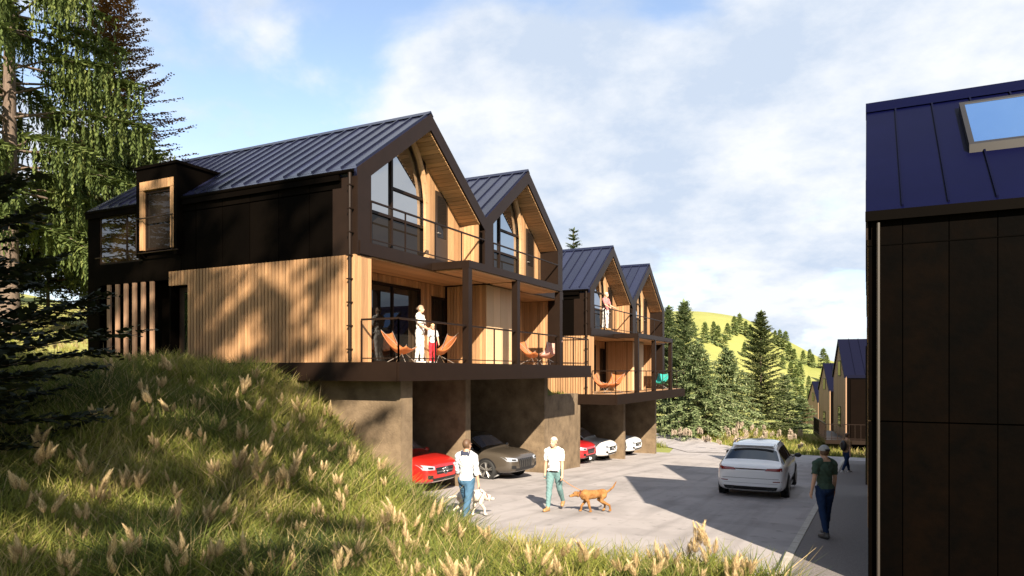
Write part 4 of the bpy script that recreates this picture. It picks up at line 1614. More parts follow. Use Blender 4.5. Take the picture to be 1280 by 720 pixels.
def build_pampas():
    protos = []
    for k in range(10):
        r_ = random.Random(200 + k)
        root = empty('pampas_plant', (0, 0, 0))
        Q = Quads()
        for i in range(46):
            a = r_.random() * 6.283
            o = Vector((math.cos(a), math.sin(a), 0))
            s = Vector((-o.y, o.x, 0)) * .006
            L_ = r_.uniform(.3, .62)
            out = r_.uniform(.12, .5)
            t = min(.8, max(0, r_.gauss(.35, .15)))
            pr = None
            for q in range(4):
                u = q / 3
                p = o * (.03 + out * u * u * .9) + Vector((0, 0, L_ * (u - .3 * out * u * u)))
                w = s * (1 - u * .85)
                if pr:
                    Q.quad(pr[0] - pr[1], pr[0] + pr[1], p + w, p - w, t)
                pr = (p, w)
        Q.build('leaves', GRASS, root)
        npl = (3, 4, 2, 5, 3, 1, 4, 2, 3, 2)[k]
        for i in range(npl):
            a = r_.random() * 6.283
            rr = r_.uniform(.015, .075)
            hh = r_.uniform(.55, .95)
            tip = Vector((math.cos(a) * rr * 2., math.sin(a) * rr * 2., hh))
            P = plume_mesh(300 + k * 10 + i)
            po = P.build('plume', PLUME, root, tuple(tip))
            po.rotation_euler = (-math.sin(a) * r_.uniform(.1, .5), math.cos(a) * r_.uniform(.1, .5), 0)
            m = MB()
            m.tube([(-tip.x * .6, -tip.y * .6, -hh), (-tip.x * .2, -tip.y * .2, -hh * .5), (0, 0, .05)], .005, 5, cap=False)
            m.build('stalk', GRASS, po, org=(0, 0, 0))
        protos.append(root)
    px = [(12, 628), (28, 682), (92, 655), (128, 615), (168, 672), (45, 612), (126, 640), (217, 645), (252, 640), (300, 612), (362, 608), (328, 648), (402, 692),
          (412, 640), (440, 692), (398, 632), (482, 655), (502, 690), (462, 684), (545, 650), (562, 712), (575, 662), (622, 655), (520, 706), (682, 705), (742, 700),
          (820, 690), (852, 704), (886, 692), (940, 712), (190, 520), (230, 528), (246, 502), (290, 545), (322, 560), (342, 556), (172, 490), (168, 522), (212, 518),
          (282, 530), (402, 530), (430, 535), (458, 545), (300, 492), (200, 482), (120, 432), (70, 440), (330, 472), (352, 502), (255, 545), (390, 565), (365, 540),
          (415, 560), (440, 575), (470, 590), (380, 600), (330, 600), (275, 590), (215, 590), (160, 600), (240, 610), (195, 555), (145, 540), (120, 520), (100, 575),
          (60, 585), (30, 560), (82, 700), (150, 708), (215, 700), (265, 690), (310, 700), (355, 690), (602, 668), (640, 690), (710, 690), (780, 706), (592, 705),
          (650, 715), (345, 580), (300, 575), (425, 600), (450, 632), (520, 665), (240, 470), (280, 475), (170, 455), (140, 462), (210, 462), (320, 520), (380, 510),
          (410, 585), (445, 655), (370, 655), (290, 650), (60, 655), (915, 708), (800, 712), (500, 672), (535, 680)]
    i = 0
    px = px + [(a + rng.uniform(-26, 26), b + rng.uniform(-10, 10)) for a, b in px]
    for (a, b) in px:
        if rng.random() < .12:
            continue
        x, y, z, D = at_ground(a + rng.uniform(-6, 6), b, .5, 6.5, 24)
        if not bool(on_bank(np.array(x), np.array(y))) or D > 23.5:
            continue
        if D < 8.5:
            lb = 'near pampas tuft with big cream plumes at the bottom of the bank'
        elif x > -6.2:
            lb = 'pampas tuft with golden plumes along the edge of the grey road'
        elif y > 11.4:
            lb = 'small pampas tuft high on the bank below the timber wall'
        elif x > -9:
            lb = 'pampas tuft with cream plumes low on the bank before the concrete wall'
        else:
            lb = 'pampas tuft with cream plumes half way up the grassy bank'
        src = protos[i % 10]
        o = src if i < 10 else copy_tree(src)
        put(o, x, y, lb, 'pampas plant', lb.replace('pampas tuft', 'pampas tufts'), rng.random() * 6.28, rng.uniform(.42, .75))
        i += 1
    for p in protos[i:]:
        bpy.data.objects.remove(p)
    # small tufts on the far bank
    small = []
    for k in range(3):
        r_ = random.Random(500 + k)
        Q = Quads()
        for j in range(7):
            c = Vector((r_.uniform(-.14, .14), r_.uniform(-.14, .14), r_.uniform(.45, .7)))
            for i2 in range(22):
                a = r_.random() * 6.283
                o = Vector((math.cos(a), math.sin(a), 0))
                Q.kite(c + Vector((0, 0, r_.random() * .28)), (o * .5 + Vector((0, 0, 1))).normalized(), Vector((-o.y, o.x, 0)), .16, .03, r_.random())
        o = Q.build('pampas_plant', PLUMEF, None)
        small.append(o)
    i = 0
    for k in range(110):
        row = k % 3
        a = rng.uniform(835, 1010)
        b = {0: 530, 1: 541, 2: 552}[row] + rng.uniform(-3, 3) + (a - 920) * .03
        x, y, z, D = at_ground(a, b, .7, 40, 80)
        if y < 46.8 or D > 79:
            continue
        o = small[i % 3] if i < 3 else copy_tree(small[i % 3])
        put(o, x, y, 'small pale pampas tuft in the rows on the far bank past the road', 'pampas plant', 'pale pampas tufts in rows on the far bank', rng.random() * 6.28, rng.uniform(.7, 1.1))
        i += 1

# ------------------------------------------------------------------ cars
def paint(name, col, rough=.3):
    return mat(name, col, rough, coat=1., spec=.5)


RUB = mat('tyre_rubber', (.012, .012, .012), .8)
RIM = mat('alloy_rim', (.45, .44, .42), .3, metal=.9)
TRIM = mat('black_car_trim', (.012, .012, .013), .45)
CHROME = mat('chrome_trim', (.75, .75, .75), .15, metal=1.)
CARGL = glass('car_glass', .10, (.006, .007, .008), cap=.35)
CARSH = glass('windscreen_glass', .55, (.20, .21, .27))  # pale body colour stands in for sky reflected in the windscreens
REDL = mat('red_lamp_glass', (.22, .008, .006), .15, coat=1.)
REDD = mat('dark_red_lamp', (.05, .004, .004), .15, coat=1.)
HEADL = mat('headlamp_glass', (.30, .32, .36), .12, coat=1., spec=.8)


def car(label, col, L=4.75, W=1.92, Hc=1.66, loc=(0, 0, 0), heading=(1, 0), face='slats', rear=False, kind='suv', group=None):
    fx, fy, fz = W / 1.96, L / 4.9, Hc / 1.68
    root = empty('parked_car' if not rear else 'car', loc, math.atan2(-heading[0], heading[1]), label, 'car', group)
    Y = [-2.45, -2.41, -2.27, -2.15, -1.62, -1.5, -.8, 0., .40, .52, 1.20, 1.32, 1.85, 2.20, 2.38, 2.45]
    w = [.74, .86, .92, .95, .972, .975, .98, .975, .975, .975, .98, .98, .955, .895, .80, .70]
    zs = [.46, .36, .30, .28, .26, .26, .25, .25, .25, .25, .25, .25, .26, .28, .32, .40]
    zsh = [.90, 1.0, 1.06, 1.09, 1.10, 1.10, 1.07, 1.05, 1.03, 1.03, 1.0, .99, .96, .90, .80, .68]
    zt = [.93, 1.06, 1.12, 1.17, 1.58, 1.62, 1.68, 1.68, 1.635, 1.60, 1.12, 1.09, 1.05, .99, .86, .72]
    wr = [.70, .80, .82, .83, .67, .62, .62, .63, .65, .66, .755, .80, .80, .74, .66, .60]
    if kind == 'low':
        zt = [.93, 1.06, 1.10, 1.13, 1.42, 1.50, 1.64, 1.66, 1.61, 1.57, 1.10, 1.07, 1.04, .98, .86, .72]
    cab = [0, 0, 0, .25, 1, 1, 1, 1, 1, .95, .1, 0, 0, 0, 0, 0]
    V, F, MI = [], [], []
    n = 10
    for i in range(len(Y)):
        dz_r = .085 * cab[i] + (1 - cab[i]) * (zt[i] - zsh[i]) * .45
        zr = zt[i] - dz_r
        p5 = (w[i] * .945, zsh[i])
        p7 = (wr[i], zr)
        q = .93
        P = [(0, zs[i]), (.8 * w[i], zs[i]), (w[i] * .985, zs[i] + .09), (w[i], (zs[i] + zsh[i]) / 2 - .02), (w[i] * .99, zsh[i] - .09), p5,
             (p5[0] + (p7[0] - p5[0]) * q, p5[1] + (p7[1] - p5[1]) * q), p7, (wr[i] * .72, zt[i] - .018 * (.4 + cab[i])), (0, zt[i])]
        for s in (1, -1):
            for (x, z) in P:
                V.append((s * x * fx, Y[i] * fy, z * fz))
    m2 = 2 * n
    for i in range(len(Y) - 1):
        for s in range(2):
            for k in range(n - 1):
                a = i * m2 + s * n + k
                f = [a, a + 1, a + 1 + m2, a + m2]
                if s:
                    f = f[::-1]
                mi = 0
                yc = (Y[i] + Y[i + 1]) / 2
                if k == 5 and -1.9 < yc < 1.2 and not (-.12 < yc < -.9):
                    mi = 1
                if k in (7, 8) and .52 <= yc + .01 and yc < 1.2:
                    mi = 2
                if k in (7, 8) and -2.15 < yc < -1.62:
                    mi = 3
                F.append(f)
                MI.append(mi)
    for i, rev in ((0, False), (len(Y) - 1, True)):
        for k in range(n - 1):
            f = [i * m2 + k, i * m2 + n + k, i * m2 + n + k + 1, i * m2 + k + 1]
            F.append(f[::-1] if rev else f)
            MI.append(0)
    me = bpy.data.meshes.new('tmp')
    me.from_pydata(V, [], F)
    me.polygons.foreach_set('material_index', MI)
    bm = bmesh.new()
    bm.from_mesh(me)
    bmesh.ops.remove_doubles(bm, verts=bm.verts, dist=1e-5)
    bmesh.ops.recalc_face_normals(bm, faces=bm.faces)
    bm.to_mesh(me)
    bm.free()
    to = bpy.data.objects.new('tmp', me)
    COL.objects.link(to)
    sb = to.modifiers.new('s', 'SUBSURF')
    sb.levels = 2
    sb.render_levels = 2
    bpy.context.view_layer.update()
    ev = to.evaluated_get(bpy.context.evaluated_depsgraph_get())
    full = bpy.data.meshes.new_from_object(ev)
    bpy.data.objects.remove(to)
    co = [v.co.copy() for v in full.vertices]
    polys = [(tuple(p.vertices), p.material_index) for p in full.polygons]
    bvh = BVHTree.FromPolygons(co, [p[0] for p in polys])

    def sub(sel, name, m, parent):
        used = {}
        vs, fs = [], []
        for p, mi in polys:
            if mi in sel:
                for v in p:
                    if v not in used:
                        used[v] = len(vs)
                        vs.append(co[v])
                fs.append([used[v] for v in p])
        mb = MB()
        mb.add(vs, fs)
        return mb.build(name, m, parent, smooth=True, org=(0, 0, 0), keep=True)
    sub((0,), 'body', col, root)
    sub((1,), 'side_window', CARGL, root)
    sub((2,), 'windscreen', CARSH, root)
    sub((3,), 'rear_window', CARGL, root)

    def patch_(name, c, d, m, parent, off=.006, nu=8, nv=5, mirror=False, polar=None):
        """bilinear patch with corners c in (u,z); d 'front','back' (u=x) or 'side+','side-' (u=y); projected on the body"""
        vs, fs = [], []
        last = None
        for j in range(nv + 1):
            for i in range(nu + 1):
                u, v = i / nu, j / nv
                if polar:
                    a = 2 * math.pi * u
                    pu, pz = polar[0] + polar[2] * v * math.cos(a), polar[1] + polar[2] * v * math.sin(a)
                else:
                    pu = (c[0][0] * (1 - u) + c[1][0] * u) * (1 - v) + (c[3][0] * (1 - u) + c[2][0] * u) * v
                    pz = (c[0][1] * (1 - u) + c[1][1] * u) * (1 - v) + (c[3][1] * (1 - u) + c[2][1] * u) * v
                    pu *= fx if d in ('front', 'back') else fy
                    pz *= fz
                if d == 'front':
                    o, dr = Vector((pu, 5, pz)), Vector((0, -1, 0))
                elif d == 'back':
                    o, dr = Vector((pu, -5, pz)), Vector((0, 1, 0))
                elif d == 'side+':
                    o, dr = Vector((3, pu, pz)), Vector((-1, 0, 0))
                else:
                    o, dr = Vector((-3, pu, pz)), Vector((1, 0, 0))
                hit = bvh.ray_cast(o, dr)
                if hit[0] is None:
                    p = last.copy() if last else Vector((0, 0, pz))
                    if d[:4] == 'side':
                        p = Vector(((.95 if d == 'side+' else -.95) * fx, pu, pz))
                    else:
                        p = Vector((pu, p.y, pz))
                else:
                    p = hit[0] - dr * off
                last = p
                vs.append(p)
        for j in range(nv):
            for i in range(nu):
                a = j * (nu + 1) + i
                fs.append((a, a + 1, a + nu + 2, a + nu + 1))
        mb = MB()
        mb.add(vs, fs)
        return mb.build(name, m, parent, smooth=True, org=(0, 0, 0), keep=True)

    def wheel(x, y, r, s):
        wm = MB()
        cx = x * s
        prof = [(-.11, r * .72), (-.115, r * .9), (-.085, r), (.085, r), (.115, r * .93), (.112, r * .74)]
        N = 28
        vs, fs = [], []
        for (dx, rr) in prof:
            for k in range(N):
                a = 2 * math.pi * k / N
                vs.append((cx + s * dx, y + rr * math.cos(a), r + rr * math.sin(a)))
        for i in range(len(prof) - 1):
            for k in range(N):
                fs.append((i * N + k, i * N + (k + 1) % N, (i + 1) * N + (k + 1) % N, (i + 1) * N + k))
        wm.add(vs, fs)
        t = wm.build('wheel', RUB, root, smooth=True, org=(0, 0, 0))
        rm = MB()
        N = 28
        vs, fs = [], []
        for (dx, rr) in ((.112, r * .745), (.10, r * .70), (.02, r * .68)):
            for k in range(N):
                a = 2 * math.pi * k / N
                vs.append((cx + s * dx, y + rr * math.cos(a), r + rr * math.sin(a)))
        for i in range(2):
            for k in range(N):
                fs.append((i * N + k, i * N + (k + 1) % N, (i + 1) * N + (k + 1) % N, (i + 1) * N + k))
        rm.add(vs, fs)
        for k in range(5):
            for e in (-.14, .14):
                a = 2 * math.pi * k / 5 + .3 + e
                c, d = math.cos(a), math.sin(a)
                pa = Vector((cx + s * .085, y + .04 * math.cos(a - e), r + .04 * math.sin(a - e)))
                pb = Vector((cx + s * .10, y + r * .71 * c, r + r * .71 * d))
                rm.tube([pa, pb], [.024, .02], 5)
        rm.ball((cx + s * .085, y, r), (.02, .05, .05), 10, 6)
        rm.build('rim', RIM, t, smooth=False, org=(0, 0, 0))
        bk = MB()
        vs = [(cx + s * .015, y, r)] + [(cx + s * .015, y + r * .69 * math.cos(2 * math.pi * k / N), r + r * .69 * math.sin(2 * math.pi * k / N)) for k in range(N)]
        bk.add(vs, [(0, 1 + k, 1 + (k + 1) % N) for k in range(N)])
        bk.build('brake_disc', TRIM, t, org=(0, 0, 0))
    r = .375 * fz
    for yw in (1.46 * fy, -1.46 * fy):
        for s, dn in ((1, 'side+'), (-1, 'side-')):
            patch_('wheel_arch', None, dn, TRIM, root, off=.003, nu=24, nv=3, polar=(yw, r, r * 1.14))
            wheel(W / 2 - .10, yw, r, s)
    for dn in ('side+', 'side-'):
        patch_('sill_trim', [(-1.05, .25), (1.05, .25), (1.05, .36), (-1.05, .36)], dn, TRIM, root, nu=10, nv=3)
        patch_('window_pillar', [(-.16, 1.06), (-.04, 1.05), (-.07, 1.56), (-.16, 1.56)], dn, TRIM, root, nu=2, nv=6, off=.005)
        for yy in (.18, -.95):
            patch_('door_handle', [(yy, .93), (yy + .2, .93), (yy + .2, .96), (yy, .96)], dn, col, root, nu=3, nv=1, off=.02)
        for yy in (1.05, -.12, -1.15):
            patch_('door_seam', [(yy, .42), (yy + .008, .42), (yy + .008, 1.0), (yy, 1.0)], dn, TRIM, root, nu=1, nv=6, off=.002)
    for s in (1, -1):
        mm = MB()
        mm.ball((s * (W / 2 + .10), .92 * fy, 1.08 * fz), (.11, .06, .075), 10, 8)
        mm.tube([(s * (W / 2 - .1), .92 * fy, 1.02 * fz), (s * (W / 2 + .06), .92 * fy, 1.05 * fz)], .025, 6)
        mm.build('mirror', col if not rear else TRIM, root, smooth=True, org=(0, 0, 0))
    if rear:
        for s in (1, -1):
            patch_('tail_lamp', [(s * .40, .935), (s * .93, .93), (s * .91, 1.03), (s * .46, 1.005)], 'back', REDL, root, off=.008)
            patch_('reflector', [(s * .62, .615), (s * .86, .62), (s * .86, .645), (s * .62, .64)], 'back', REDL, root, nu=4, nv=1)
            for k in (0, 1):
                t = MB()
                xx = s * (.50 + .12 * k) * fx
                t.tube([(xx, -2.44 * fy, .40), (xx, -2.30 * fy, .40)], .045, 12)
                t.build('exhaust_tip', CHROME if k > 5 else TRIM, root, smooth=False, org=(0, 0, 0))
        patch_('light_bar', [(-.44, .955), (.44, .955), (.44, .99), (-.44, .99)], 'back', REDD, root, nu=10, nv=2, off=.007)
        patch_('diffuser', [(-.80, .36), (.80, .36), (.86, .47), (-.86, .47)], 'back', TRIM, root, nu=14, nv=3, off=.006)
        patch_('tailgate_seam', [(-.78, .70), (.78, .70), (.78, .71), (-.78, .71)], 'back', TRIM, root, nu=14, nv=1, off=.002)
        patch_('bumper_crease', [(-.86, .56), (.86, .56), (.86, .567), (-.86, .567)], 'back', mat('shadow_gap', (.2, .2, .2), .6), root, nu=14, nv=1, off=.002)
        m = MB()
        m.hexa([(-.60 * fx, -1.72 * fy, 1.575 * fz), (.60 * fx, -1.72 * fy, 1.575 * fz), (.61 * fx, -1.45 * fy, 1.60 * fz), (-.61 * fx, -1.45 * fy, 1.60 * fz),
                (-.58 * fx, -1.74 * fy, 1.60 * fz), (.58 * fx, -1.74 * fy, 1.60 * fz), (.60 * fx, -1.4 * fy, 1.645 * fz), (-.60 * fx, -1.4 * fy, 1.645 * fz)])
        m.build('spoiler', col, root, org=(0, 0, 0), bevel=.012)
        for s in (1, -1):
            m = MB()
            m.tube([(s * .66 * fx, .3, 1.60 * fz), (s * .65 * fx, 0, 1.645 * fz), (s * .64 * fx, -1.2, 1.61 * fz)], .016, 6)
            m.build('roof_rail', TRIM, root, org=(0, 0, 0))
    else:
        if face == 'star':
            gc = [(-.40, .56), (.40, .56), (.46, .76), (-.46, .76)]
            gr = patch_('grille', gc, 'front', TRIM, root, nu=12, nv=5)
            for z in (.62, .69):
                patch_('grille_bar', [(-.42, z), (.42, z), (.43, z + .03), (-.43, z + .03)], 'front', CHROME, gr, nu=12, nv=1, off=.014)
            hit = bvh.ray_cast(Vector((0, 5, .66 * fz)), Vector((0, -1, 0)))[0]
            e = MB()
            cy = hit.y + .03
            N = 24
            e.tube([(.10 * math.cos(6.2832 * k / N), cy, .66 * fz + .10 * math.sin(6.2832 * k / N)) for k in range(N + 1)], .011, 6, cap=False)
            for k in range(3):
                a = math.pi / 2 + k * 2 * math.pi / 3
                e.tube([(0, cy, .66 * fz), (.095 * math.cos(a), cy, .66 * fz + .095 * math.sin(a))], [.016, .005], 6)
            e.build('emblem', CHROME, gr, smooth=True, org=(0, 0, 0))
        elif face == 'tall':
            gr = patch_('grille', [(-.36, .46), (.36, .46), (.44, .78), (-.44, .78)], 'front', TRIM, root, nu=12, nv=6)
            for k in range(7):
                x = -.33 + .11 * k
                patch_('grille_bar', [(x - .012, .48), (x + .012, .48), (x * 1.15 + .012, .76), (x * 1.15 - .012, .76)], 'front', mat('grey_grille_bar', (.16, .15, .14), .35, metal=.6), gr, nu=1, nv=6, off=.014)
        else:
            gr = patch_('grille', [(-.34, .52), (.34, .52), (.42, .74), (-.42, .74)], 'front', TRIM, root, nu=12, nv=5)
            for z in (.58, .65):
                patch_('grille_bar', [(-.36, z), (.36, z), (.37, z + .015), (-.37, z + .015)], 'front', CHROME, gr, nu=12, nv=1, off=.012)
        for s in (1, -1):
            hl = patch_('headlight', [(s * .50, .70), (s * .86, .72), (s * .90, .87), (s * .48, .80)], 'front', HEADL, root, off=.008)
            patch_('lamp_lens', [(s * .58, .735), (s * .76, .745), (s * .76, .80), (s * .58, .78)], 'front', TRIM, hl, off=.014, nu=5, nv=3)
            patch_('side_intake', [(s * .56, .44), (s * .78, .46), (s * .78, .58), (s * .58, .55)], 'front', TRIM, root, nu=5, nv=3)
        bi = patch_('bumper_intake', [(-.55, .36), (.55, .36), (.60, .46), (-.60, .46)], 'front', TRIM, root, nu=12, nv=3)
        patch_('bumper_trim', [(-.58, .34), (.58, .34), (.60, .375), (-.60, .375)], 'front', CHROME if face == 'star' else mat('satin_trim', (.2, .2, .2), .4, metal=.7), bi, nu=12, nv=1, off=.012)
    return root


def build_cars():
    z = lambda x, y: float(g(y))

    def park(label, col, nx, y, face, L=4.7, W=1.9, Hc=1.66, rot=0., kind='suv'):
        hd = Vector((math.cos(rot), math.sin(rot)))
        c = Vector((nx, y)) - hd * (L / 2)
        car(label, col, L, W, Hc, (c.x, c.y, z(c.x, c.y)), hd, face, kind=kind)
    park('red car with a round star badge in the first garage bay behind the concrete wall', paint('red_car_paint', (.42, .014, .010)), -10.75, 17.05, 'star', 4.5, 1.84, 1.62, rot=-.05)
    park('grey brown car with sloping windscreen in the second garage bay', paint('taupe_car_paint', (.055, .045, .034), .38), -10.45, 21.75, 'tall', 4.9, 1.96, 1.62, rot=-.12, kind='low')
    park('red car parked left of the white one in the third garage bay', paint('deep_red_paint', (.40, .015, .018)), -11.05, 29.75, 'slats', 4.3, 1.8, 1.6, rot=-.05)
    park('white car parked right of the red one in the third garage bay', paint('white_paint', (.82, .82, .82)), -10.9, 32.3, 'star', 4.4, 1.83, 1.62, rot=-.04)
    park('dark car half hidden behind the wall of the farthest garage bay', paint('dark_paint', (.02, .018, .018)), -11.2, 34.9, 'slats', 4.4, 1.8, 1.6)
    park('white car in the farthest garage bay', mat('white_paint', (.82, .82, .82)), -11.1, 37.2, 'star', 4.5, 1.84, 1.66, rot=-.05)
    x, y = ray(936, 20.6)
    car('white car seen from behind driving away along the road', mat('white_paint', (.82, .82, .82)), 4.92, 1.97, 1.67, (x, y + 2.35, float(g(y + 2.35)) + .01), (-.02, 1), rear=True)


# ------------------------------------------------------------------ people and dogs
def remesh(mb, voxel, it=4):
    me = bpy.data.meshes.new('tmp')
    me.from_pydata(mb.v, [], mb.f)
    bm = bmesh.new()
    bm.from_mesh(me)
    bmesh.ops.recalc_face_normals(bm, faces=bm.faces)
    bm.to_mesh(me)
    bm.free()
    o = bpy.data.objects.new('tmp', me)
    COL.objects.link(o)
    r = o.modifiers.new('r', 'REMESH')
    r.mode = 'VOXEL'
    r.voxel_size = voxel
    s = o.modifiers.new('s', 'SMOOTH')
    s.iterations = it
    s.factor = .5
    bpy.context.view_layer.update()
    full = bpy.data.meshes.new_from_object(o.evaluated_get(bpy.context.evaluated_depsgraph_get()))
    bpy.data.objects.remove(o)
    n = len(full.vertices)
    co = np.zeros(n * 3, np.float32)
    full.vertices.foreach_get('co', co)
    no = np.zeros(n * 3, np.float32)
    full.vertices.foreach_get('normal', no)
    F = [tuple(p.vertices) for p in full.polygons]
    return co.reshape(-1, 3), no.reshape(-1, 3), F


def seg_dist(P, a, b):
    a, b = np.array(a), np.array(b)
    d = b - a
    t = np.clip(((P - a) @ d) / max(1e-9, d @ d), 0, 1)
    return np.linalg.norm(P - (a + t[:, None] * d), axis=1), t


def sub_mesh(co, F, mask, name, m, parent, smooth=True):
    used, vs, fs = {}, [], []
    for i in np.nonzero(mask)[0]:
        f = []
        for v in F[i]:
            if v not in used:
                used[v] = len(vs)
                vs.append(tuple(co[v]))
            f.append(used[v])
        fs.append(f)
    mb = MB()
    mb.add(vs, fs)
    return mb.build(name, m, parent, smooth=smooth, org=(0, 0, 0), keep=True)


SKIN = mat('skin', (.50, .30, .20), .55, var=.3, scale=8, col2=(.44, .24, .16))


def person(label, loc, heading, H=1.78, leg=((20, 8), (-18, 14)), arm=((-15, 6, 12), (18, 6, 20)), top=None, bottom=None, shoes=None, hair=None,
           sleeve=.55, cap=None, turn=0., lean=3., voxel=.0115, extra=None, female=False, child=False, long_hair=False):
    """leg: (thigh forward deg, knee bend) left,right; arm: (forward deg, outward deg, elbow bend) left,right"""
    s = H / 1.75
    root = empty('person', loc, math.atan2(-heading[0], heading[1]), label, 'person')
    V = lambda x, y, z: Vector((x, y, z))
    hk = 1.18 if child else 1.
    bones = []
    mb = MB()
    J = {}
    bw = .92 if female else 1.
    for sd, (th, kb), nm in ((-1, leg[0], 'L'), (1, leg[1], 'R')):
        hip = V(sd * .088, 0, .92)
        a = R(th)
        kn = hip + V(sd * .006, math.sin(a), -math.cos(a)) * .43
        b = R(th - kb)
        an = kn + V(0, math.sin(b), -math.cos(b)) * .41
        fa = R(max(-35, min(20, (th - kb) * .55)))
        to = an + V(sd * .03, math.cos(fa) * .17, -.055 + math.sin(fa) * .10)
        he = an + V(0, -.045, -.055 - math.sin(fa) * .03)
        J[nm] = (hip, kn, an, to, he)
    low = min(min(J[k][3].z, J[k][4].z) for k in 'LR') - .035
    for k in 'LR':
        J[k] = [p - V(0, 0, low) for p in J[k]]
    dz = -low
    hipz = .92 + dz
    tq = math.tan(R(lean))

    def T(x, y, z):
        zz = z + dz
        return V(x, y + (zz - hipz) * tq, zz)
    for k in 'LR':
        hip, kn, an, to, he = J[k]
        mb.tube([hip + V(0, 0, .05), hip.lerp(kn, .3), hip.lerp(kn, .75), kn, kn.lerp(an, .25), kn.lerp(an, .65), an], [.088 * bw, .088 * bw, .066, .057, .058, .045, .038], 12)
        mb.ball(kn, .058)
        mb.tube([he, he.lerp(to, .35) + V(0, 0, .012), he.lerp(to, .75), to], [.036, .043, .040, .03], 10)
        mb.ball(to, .032)
        mb.ball(he, .036)
        mb.ball(an, .04)
        bones += [('thigh', hip, kn, .085), ('shin', kn, an, .055), ('foot', he, to, .04)]
    mb.ball(T(0, -.005, .95), (.150, .108, .12))
    mb.ball(T(0, -.03, .90), (.135, .10, .10))
    mb.ball(T(0, .005, 1.10), (.132 * bw, .098, .17))
    mb.ball(T(0, 0, 1.30), (.162 * bw, .108, .19))
    if female:
        mb.ball(T(-.07, .085, 1.27), (.06, .05, .06))
        mb.ball(T(.07, .085, 1.27), (.06, .05, .06))
    mb.tube([T(-.165 * bw, -.01, 1.415), T(-.06, -.01, 1.45), T(.06, -.01, 1.45), T(.165 * bw, -.01, 1.415)], [.055, .066, .066, .055], 10)
    nk, hd = T(0, -.012, 1.47), T(0, .018, 1.625)
    mb.tube([T(0, -.012, 1.42), nk + V(0, 0, .02), hd - V(0, .02, .04)], [.066, .056, .054], 10)
    hr = Matrix.Rotation(R(turn), 3, 'Z')

    def HP(x, y, z):
        return hd + hr @ V(x, y, z) * hk
    hs = hk * (.95 if female else 1)
    mb.ball(HP(0, -.012, .03), (.076 * hs, .096 * hs, .092 * hs), 16, 12)
    mb.ball(HP(0, .022, -.035), (.058 * hs, .068 * hs, .082 * hs), 16, 12)
    mb.ball(HP(0, .055, -.088), (.032 * hs, .028 * hs, .026 * hs))
    mb.tube([HP(0, .086, .012), HP(0, .108, -.030), HP(0, .085, -.036)], [.010, .016, .012], 8)
    mb.ball(HP(0, .088, -.062), (.026, .012, .008))
    mb.ball(HP(0, .078, .030), (.05, .018, .012))
    for sd in (-1, 1):
        mb.ball(HP(sd * .078, -.008, -.008), (.012, .022, .034))
    bones += [('torso', T(0, 0, .86), T(0, 0, 1.38), .14), ('shoulder', T(-.15, 0, 1.41), T(.15, 0, 1.41), .06), ('neck', T(0, -.01, 1.47), hd - V(0, 0, .06), .055), ('head', hd - V(0, 0, .05), hd + V(0, 0, .05), .085)]
    hands = {}
    for sd, (fw, ab, eb), nm in ((-1, arm[0], 'L'), (1, arm[1], 'R')):
        sh = T(sd * .178 * bw, -.01, 1.405)
        f, o = R(fw), R(ab)
        d1 = V(sd * math.sin(o), math.sin(f) * math.cos(o), -math.cos(f) * math.cos(o)).normalized()
        el = sh + d1 * .285
        f2 = R(fw + eb)
        d2 = V(sd * math.sin(o) * .5, math.sin(f2), -math.cos(f2)).normalized()
        wr = el + d2 * .25
        mb.ball(sh, .058)
        mb.tube([sh, sh.lerp(el, .4), el, el.lerp(wr, .3), wr], [.054, .048, .039, .039, .027], 10)
        mb.ball(el, .039)
        pm = wr + d2 * .055
        n_ = V(sd, 0, 0)
        fwd = d2.cross(n_) * (1 if sd > 0 else -1)
        fwd = (V(0, 1, 0) - d2 * d2.y).normalized() if abs(d2.y) < .95 else V(0, 0, 1)
        inn = V(-sd, 0, 0)
        mb.tube([wr, pm, pm + d2 * .035], [.026, .033, .030], 8)
        for q in range(4):
            off = (q - 1.5) * .023
            base = pm + d2 * .03 + fwd * (-off)
            l = (.072, .082, .078, .06)[q]
            k1 = base + d2 * l * .55 + inn * .012 - fwd * off * .2
            k2 = k1 + (d2 * .8 + inn * .6).normalized() * l * .5
            mb.tube([base, k1, k2], [.0105, .0095, .008], 6)
        tb = wr + d2 * .03 + fwd * .028
        t1 = tb + (d2 * .6 + fwd * .6 + inn * .3).normalized() * .042
        mb.tube([tb, t1, t1 + (d2 + inn * .3).normalized() * .034], [.014, .012, .009], 6)
        hands[nm] = pm + d2 * .05
        bones += [('uarm', sh, el, .048), ('farm', el, wr, .035), ('hand', wr, wr + d2 * .18, .03)]
    mb.v = [(p[0] * s, p[1] * s, p[2] * s) for p in mb.v]
    co, no, F = remesh(mb, voxel * s)
    C = np.array([co[list(f)].mean(0) for f in F]) / s
    best = np.full(len(F), 1e9)
    reg = np.zeros(len(F), int)
    tt = np.zeros(len(F))
    for i, (nm, a, b, r_) in enumerate(bones):
        d, t = seg_dist(C, a, b)
        d = d / r_
        k = d < best
        best[k] = d[k]
        reg[k] = i
        tt[k] = t[k]
    nms = np.array([b[0] for b in bones])[reg]
    waist = hipz + .06
    zl = C[:, 2]
    isin = lambda *a: np.isin(nms, a)
    trou = isin('thigh') | (isin('shin') & (tt < .97)) | (isin('torso') & (zl < waist))
    shirt = ((isin('torso', 'shoulder') & (zl >= waist - .05)) | (isin('uarm') & (tt < sleeve if sleeve < 1 else True)) | (isin('farm') & (tt < sleeve - 1)))
    shirt &= ~((np.abs(C[:, 0]) < .07) & (zl > 1.452 + dz))
    shoe = isin('foot') | (isin('shin') & (tt >= .93))
